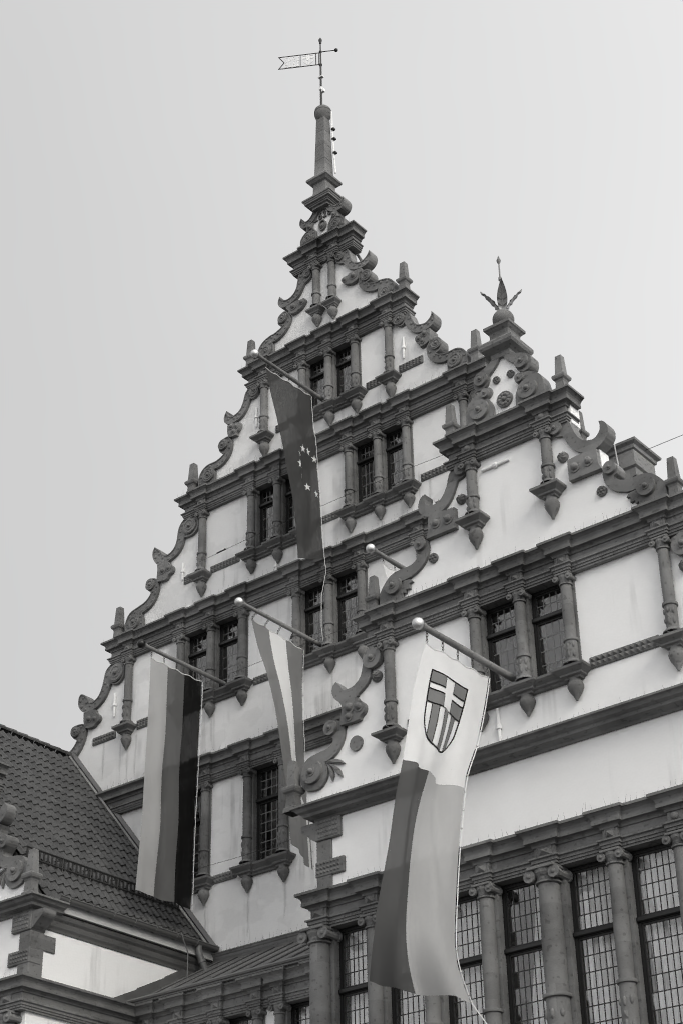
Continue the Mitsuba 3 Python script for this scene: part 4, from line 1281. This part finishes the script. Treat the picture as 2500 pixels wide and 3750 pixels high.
def chain(parent, p, q):
    """a short chain of links from p down to q"""
    p, q = np.array(p), np.array(q)
    n = max(2, int(np.linalg.norm(q - p) / .055))
    m = []
    for k in range(n):
        c = p + (q - p) * (k + .5) / n
        a = np.linspace(0, 2 * math.pi, 9)
        ax = np.array([1.0, 0, 0]) if k % 2 else np.array([0, 1.0, 0])
        L = np.linalg.norm(q - p) / n * .62
        m.append(tube([c + ax * .018 * math.cos(t) + np.array([0, 0, L * math.sin(t)]) for t in a], .007, 4))
    add(parent, 'hook_chain', m, 'iron')


def smooth01(x):
    x = np.clip(x, 0, 1)
    return x * x * (3 - 2 * x)


class Cloth:
    def __init__(self, Lp, Rp, folds, seed):
        self.L, self.R = np.array(Lp, float), np.array(Rp, float)
        from scipy.interpolate import PchipInterpolator as PI
        tl = np.r_[0, np.cumsum(np.linalg.norm(np.diff(self.L, axis=0), axis=1))]
        tr_ = np.r_[0, np.cumsum(np.linalg.norm(np.diff(self.R, axis=0), axis=1))]
        self.len = (tl[-1] + tr_[-1]) / 2
        self.fl, self.fr = PI(tl / tl[-1], self.L), PI(tr_ / tr_[-1], self.R)
        self.folds, self.ph = folds, seed

    def at(self, s, t, off=0.0):
        s, t = np.asarray(s, float), np.asarray(t, float)
        a, b = self.fl(t), self.fr(t)
        p = a + (b - a) * s[:, None]
        d = b - a
        n = np.stack([-d[:, 1], d[:, 0], 0 * d[:, 0]], 1)
        n /= np.linalg.norm(n, axis=1, keepdims=True)
        n = np.where((n[:, :1] > 0), n, n)
        w = np.zeros_like(s)
        edge = np.clip(t * 2.2, .10, 1)
        for amp, fs, ft, ph in self.folds:
            w += amp * np.sin(2 * np.pi * (fs * s + ft * t) + ph) * edge
        w *= np.clip(np.sin(np.pi * np.clip(s, 0, 1)) * 1.6, .12, 1)
        sag = .035 * np.sin(4 * np.pi * s) ** 2 * np.clip(1 - t * 12, 0, 1)
        return p + n * (w[:, None] + off) - np.stack([0 * s, 0 * s, sag], 1)

    def patch(self, s0, s1, t0, t1, ns, nt):
        """s0, s1 may be functions of t"""
        f0 = s0 if callable(s0) else (lambda t: s0 + 0 * t)
        f1 = s1 if callable(s1) else (lambda t: s1 + 0 * t)
        tt = np.linspace(t0, t1, nt)
        S = np.stack([f0(tt) + (f1(tt) - f0(tt)) * k / (ns - 1) for k in range(ns)], 1)
        Tm = np.repeat(tt[:, None], ns, 1)
        V = self.at(S.ravel(), Tm.ravel())
        F_ = [[i * ns + j, i * ns + j + 1, (i + 1) * ns + j + 1, (i + 1) * ns + j] for i in range(nt - 1) for j in range(ns - 1)]
        return V, np.array(F_)

    def badge(self, poly, off):
        """a flat figure in (s, t), laid just in front of the cloth"""
        out = []
        for q in getattr(poly, 'geoms', [poly]):
            v, f = trimesh.creation.triangulate_polygon(q, engine='earcut')
            m = trimesh.Trimesh(np.c_[v, 0 * v[:, 0]], f, process=False)
            for _ in range(3):
                m = m.subdivide()
            p = np.array(m.vertices)
            out.append((self.at(p[:, 0], p[:, 1], off), np.array(m.faces)))
        return joined(out)

    def edge(self, side, t0=0, t1=1):
        tt = np.linspace(t0, t1, 40)
        return self.at(np.full(40, float(side)), tt)


def rope(parent, pts, r=.011):
    add(parent, 'cord', tube(pts, r, 5), 'cord')


def clips(parent, cl, n):
    m = []
    for t in np.linspace(.02, .98, n):
        p = cl.at(np.array([1.0]), np.array([t]))[0]
        m.append(ball(p + [0, .03, 0], .016, 1))
    add(parent, 'clips', m, 'steel', kind='stuff')


def hang(pole, cl, x, z, n=5):
    for k in range(n):
        s = .015 + .97 * k / (n - 1)
        q = cl.at(np.array([s]), np.array([0.0]))[0]
        chain(pole, [x, q[1], z - .03], q + [0, 0, .01])


# blue flag with a ring of stars
P1 = flagpole(-.16, .42, -2.13, 26.2, .054, 'grey flagpole with silvery ball, topmost of all, holding the dark star flag', 'gilt')
c1 = Cloth([(-.17, -1.72, 26.02), (-.05, -1.69, 25.3), (.10, -1.67, 24.64), (.27, -1.66, 23.83), (.42, -1.63, 22.93), (.56, -1.61, 22.11), (.64, -1.60, 21.32), (.69, -1.60, 20.58)],
           [(-.18, -.06, 26.1), (-.13, -.06, 25.29), (-.06, -.06, 24.73), (-.02, -.06, 24.13), (.05, -.06, 23.26), (.10, -.06, 22.34), (.15, -.06, 21.40)],
           [(.05, 1.3, .5, .4), (.03, 2.7, -1.0, 2.0), (.025, .6, 3.1, 1.0)], 1)
F1 = thing('flag', 'dark flag with a ring of pale stars hanging from the topmost pole', 'flag')
add(F1, 'field', c1.patch(0, 1, 0, 1, 34, 90), 'cloth_blue', True)


def star_poly(cs, ct, r, W, H):
    p = []
    for k in range(10):
        a = math.pi / 2 + k * math.pi / 5
        q = r if k % 2 == 0 else r * .4
        p.append((cs + q * math.cos(a) / W, ct - q * math.sin(a) / H))
    return Polygon(p)


for cs, ct in ((.597, .391), (.419, .444), (.351, .506), (.453, .562), (.672, .601), (.88, .629), (.795, .381), (.945, .413)):
    add(F1, 'star', c1.badge(star_poly(cs, ct, .125, 1.63, 5.0).intersection(sbox(0, 0, .995, 1)), -.006), 'cloth_white')
clips(F1, c1, 14)
rope(F1, c1.edge(1) + [0, .04, 0], .006)
e = c1.edge(1)[-1]
rope(F1, [e + [0, .04, 0], e + [.03, .05, -.3], [.05, -.02, 20.5], [.02, .0, 19.75], [-.02, .1, 19.45]], .006)
add(F1, 'hem', tube(c1.at(np.linspace(0, 1, 30), np.zeros(30)), .012, 5), 'cord')
hang(P1, c1, -.16, 26.2)

# three stripe flag with black stripe
P2 = flagpole(-3.27, .42, -2.36, 19.5, .054, 'grey flagpole at the left, with dark ball, holding the black striped flag', 'black_paint')
c2 = Cloth([(-3.27, -2.05, 19.28), (-3.28, -2.04, 18.0), (-3.30, -2.05, 16.8), (-3.31, -2.06, 15.75), (-3.32, -2.12, 14.5), (-3.32, -2.16, 13.86)],
           [(-3.27, -.38, 19.28), (-3.28, -.40, 18.0), (-3.30, -.43, 16.8), (-3.31, -.46, 15.7), (-3.32, -.46, 14.5), (-3.32, -.48, 13.84)],
           [(.035, 1.6, .25, 2.1), (.022, 3.1, -.4, .7), (.02, .5, 2.2, 0.0)], 2)
F2 = thing('flag', 'long flag with light grey, mid grey and black upright stripes, at the left', 'flag')
add(F2, 'light_stripe', c2.patch(0, .335, 0, 1, 16, 80), 'cloth_mid', True, label='light grey stripe')
add(F2, 'grey_stripe', c2.patch(.335, .667, 0, 1, 16, 80), 'cloth_dark', True, label='mid grey stripe')
add(F2, 'black_stripe', c2.patch(.667, 1, 0, 1, 16, 80), 'cloth_black', True, label='black stripe')
clips(F2, c2, 22)
rope(F2, c2.edge(1) + [0, .05, 0], .008)
add(F2, 'hem', tube(c2.at(np.linspace(0, 1, 30), np.zeros(30)), .012, 5), 'cord')
hang(P2, c2, -3.27, 19.5)

# narrow striped flag in the middle
P3 = flagpole(-.36, .42, -2.33, 19.57, .052, 'grey flagpole with pale ball at mid height, holding the flag with a white middle stripe')
c3 = Cloth([(-.50, -1.78, 19.44), (-.38, -1.71, 18.79), (-.14, -1.67, 18.05), (.06, -1.63, 17.19), (.22, -1.59, 16.12), (.36, -1.56, 14.95), (.43, -1.56, 14.12)],
           [(-.46, -.09, 19.30), (-.50, -.06, 18.38), (-.49, -.06, 17.64), (-.45, -.06, 16.8), (-.40, -.06, 15.98), (-.32, -.06, 15.08), (-.25, -.06, 14.11)],
           [(.05, 1.1, .4, .2), (.03, 2.3, -.8, 1.3)], 3)
F3 = thing('flag', 'narrow twisted flag with a white stripe between two grey ones', 'flag')
b1 = lambda t: .34 + .55 * smooth01((t - .60) / .2)
b2 = lambda t: .667 + .28 * smooth01((t - .60) / .2)
add(F3, 'left_stripe', c3.patch(0, b1, 0, 1, 16, 80), 'cloth_grey', True)
add(F3, 'white_stripe', c3.patch(b1, b2, 0, 1, 16, 80), 'cloth_white', True, label='white middle stripe')
add(F3, 'right_stripe', c3.patch(b2, 1, 0, 1, 16, 80), 'cloth_grey', True)
clips(F3, c3, 16)
rope(F3, c3.edge(1) + [0, .04, 0], .006)
add(F3, 'hem', tube(c3.at(np.linspace(0, 1, 30), np.zeros(30)), .012, 5), 'cord')
hang(P3, c3, -.36, 19.57)

# flag with a shield at the right bay
P4 = flagpole(7.94, -4.71, -7.34, 14.29, .062, 'grey flagpole with weathered ball, on the right bay, holding the shield flag')
c4 = Cloth([(7.93, -7.14, 14.03), (7.94, -7.38, 13.5), (7.96, -7.63, 12.83), (7.98, -7.98, 11.72), (7.98, -8.15, 11.2), (7.98, -8.32, 10.5), (7.96, -8.45, 9.98), (7.9, -8.6, 9.25), (7.5, -8.25, 8.56)],
           [(7.93, -5.43, 14.05), (7.92, -5.59, 13.49), (7.91, -5.86, 12.77), (7.9, -6.24, 12.0), (7.9, -6.41, 11.33), (7.9, -6.54, 10.77), (7.9, -6.65, 10.13), (7.9, -6.74, 9.32), (7.9, -6.41, 8.56)],
           [(.12, .9, .55, 2.6), (.07, 2.1, -1.0, .6), (.03, .4, 1.7, 1.0), (.018, 4.3, -.6, 2.0)], 4)
F4 = thing('flag', 'large flag with a striped cross shield on white above dark and mid grey halves', 'flag')
TW = .405
half = lambda t: .40 + .10 * np.clip((t - TW) / (1 - TW), 0, 1)
add(F4, 'white_field', c4.patch(0, 1, 0, TW, 34, 40), 'cloth_white', True, label='white upper field')
add(F4, 'dark_field', c4.patch(0, half, TW, 1, 18, 56), 'cloth_deep', True, label='dark lower left half')
add(F4, 'grey_field', c4.patch(half, 1, TW, 1, 18, 56), 'cloth_mid', True, label='mid grey lower right half')
shp = lambda pts: Polygon([(s, t) for s, t in pts])
S0, S1, T0, T1 = .17, .73, .075, .335
outline = [(S0, T0), (S1, T0)] + [(S1, T0 + q * (T1 - T0)) for q in (.3, .55, .64)] + [((S0 + S1) / 2 + (S1 - S0) / 2 * math.cos(a), T0 + (.64 + .36 * math.sin(a)) * (T1 - T0)) for a in np.linspace(.1, math.pi - .1, 16)] + [(S0, T0 + q * (T1 - T0)) for q in (.64, .55, .3)]
shield = shp(outline).buffer(0)
off = -.006
b_s, b_t = .018, .006
inner_ = shield.intersection(sbox(S0 + b_s, T0 + b_t, S1 - b_s, 1)).buffer(0)
inn = shp([((S0 + S1) / 2 + (s - (S0 + S1) / 2) * .94, (T0 + T1) / 2 + (t - (T0 + T1) / 2) * .955) for s, t in outline]).buffer(0)
sg_ = group(F4, 'shield')
add(sg_, 'outline', c4.badge(shield.difference(inn), off), 'cloth_black')
tm_ = T0 + .44 * (T1 - T0)
mid_ = (S0 + S1) / 2
quart = [sbox(S0, T0, mid_ - .075, T0 + .125 * (T1 - T0) + .012), sbox(mid_ + .075, T0, S1, T0 + .125 * (T1 - T0) + .012),
         sbox(S0, T0 + .27 * (T1 - T0), mid_ - .075, tm_), sbox(mid_ + .075, T0 + .27 * (T1 - T0), S1, tm_)]
for q in quart:
    add(sg_, 'corner_square', c4.badge(q.intersection(inn), off), 'cloth_grey')
wst = (S1 - S0) / 7
for k in (1, 3, 5):
    add(sg_, 'stripe', c4.badge(sbox(S0 + wst * k, tm_ + .004, S0 + wst * (k + 1), T1).intersection(inn), off), 'cloth_grey')
add(sg_, 'lines', c4.badge(unary_union([sbox(S0, tm_, S1, tm_ + .003)] + [sbox(S0 + wst * k - .004, tm_, S0 + wst * k + .004, T1) for k in range(1, 7)] + [q.buffer(.004).difference(q.buffer(-.0015)) for q in quart]).intersection(inn), off - .002), 'cloth_black')
clips(F4, c4, 18)
rope(F4, c4.edge(1) + [0, .04, 0], .009)
e = c4.edge(1)[-1]
rope(F4, [e + [0, .02, 0], e + [.25, .25, -.5], e + [.55, .5, -1.2]], .009)
add(F4, 'hem', tube(c4.at(np.linspace(0, 1, 30), np.zeros(30)), .012, 5), 'cord')
hang(P4, c4, 7.94, 14.29)

# flag mostly hidden by the right bay
P5 = flagpole(3.3, .42, -2.41, 19.5, .06, 'grey flagpole with shiny two-toned ball, half hidden behind the right bay', 'gilt')
c5 = Cloth([(3.3, -2.02, 19.32), (3.3, -1.85, 18.99), (3.3, -1.55, 18.4), (3.3, -1.45, 17.0), (3.3, -1.4, 14.2)],
           [(3.3, -.40, 19.32), (3.3, -.40, 18.99), (3.3, -.42, 18.4), (3.3, -.45, 17.0), (3.3, -.5, 14.2)],
           [(.04, 1.4, .3, .2)], 5)
F5 = thing('flag', 'white flag of which only an upper corner shows beside the carved scroll', 'flag')
add(F5, 'cloth', c5.patch(0, 1, 0, 1, 20, 40), 'cloth_white', True)
add(F5, 'hem', tube(c5.at(np.linspace(0, 1, 30), np.zeros(30)), .012, 5), 'cord')
hang(P5, c5, 3.3, 19.5)

# ------------------------------------------------------------------ wires


def wire(label, pts, r=.005, name='wire'):
    t = thing(name, label, 'wire')
    add(t, 'strand', tube(pts, r, 5), 'iron')
    return t


w1 = wire('thin tension wire stretched across the second window row from the top', [[-3.95, .16, 22.93], [-2.4, .12, 22.95], [-.7, .12, 22.98], [.6, .12, 22.98], [2.4, .12, 22.98], [3.9, .16, 22.95]])
add(w1, 'turnbuckle', tube([[-3.35, .135, 22.94], [-3.05, .13, 22.945]], .018, 6), 'iron')
wire('thin tension wire stretched along the sills of the third window row from the top', [[-4.7, .12, 19.55], [-2.6, .12, 19.52], [-.9, .12, 19.55], [1.1, .12, 19.55]])
wire('thin wire across the small window between the black striped flag and the bay corner', [[-3.6, .12, 15.0], [-2.4, .12, 14.98], [-1.3, .12, 15.0], [0.2, .1, 15.05]])
wire('overhead cable running from the chimney to the right edge of the sky', [[7.5, 2.0, 22.3], [9.0, 2.2, 22.45], [14.0, 2.5, 22.9], [30.0, 3.0, 24.5]], .007, 'overhead_cable')
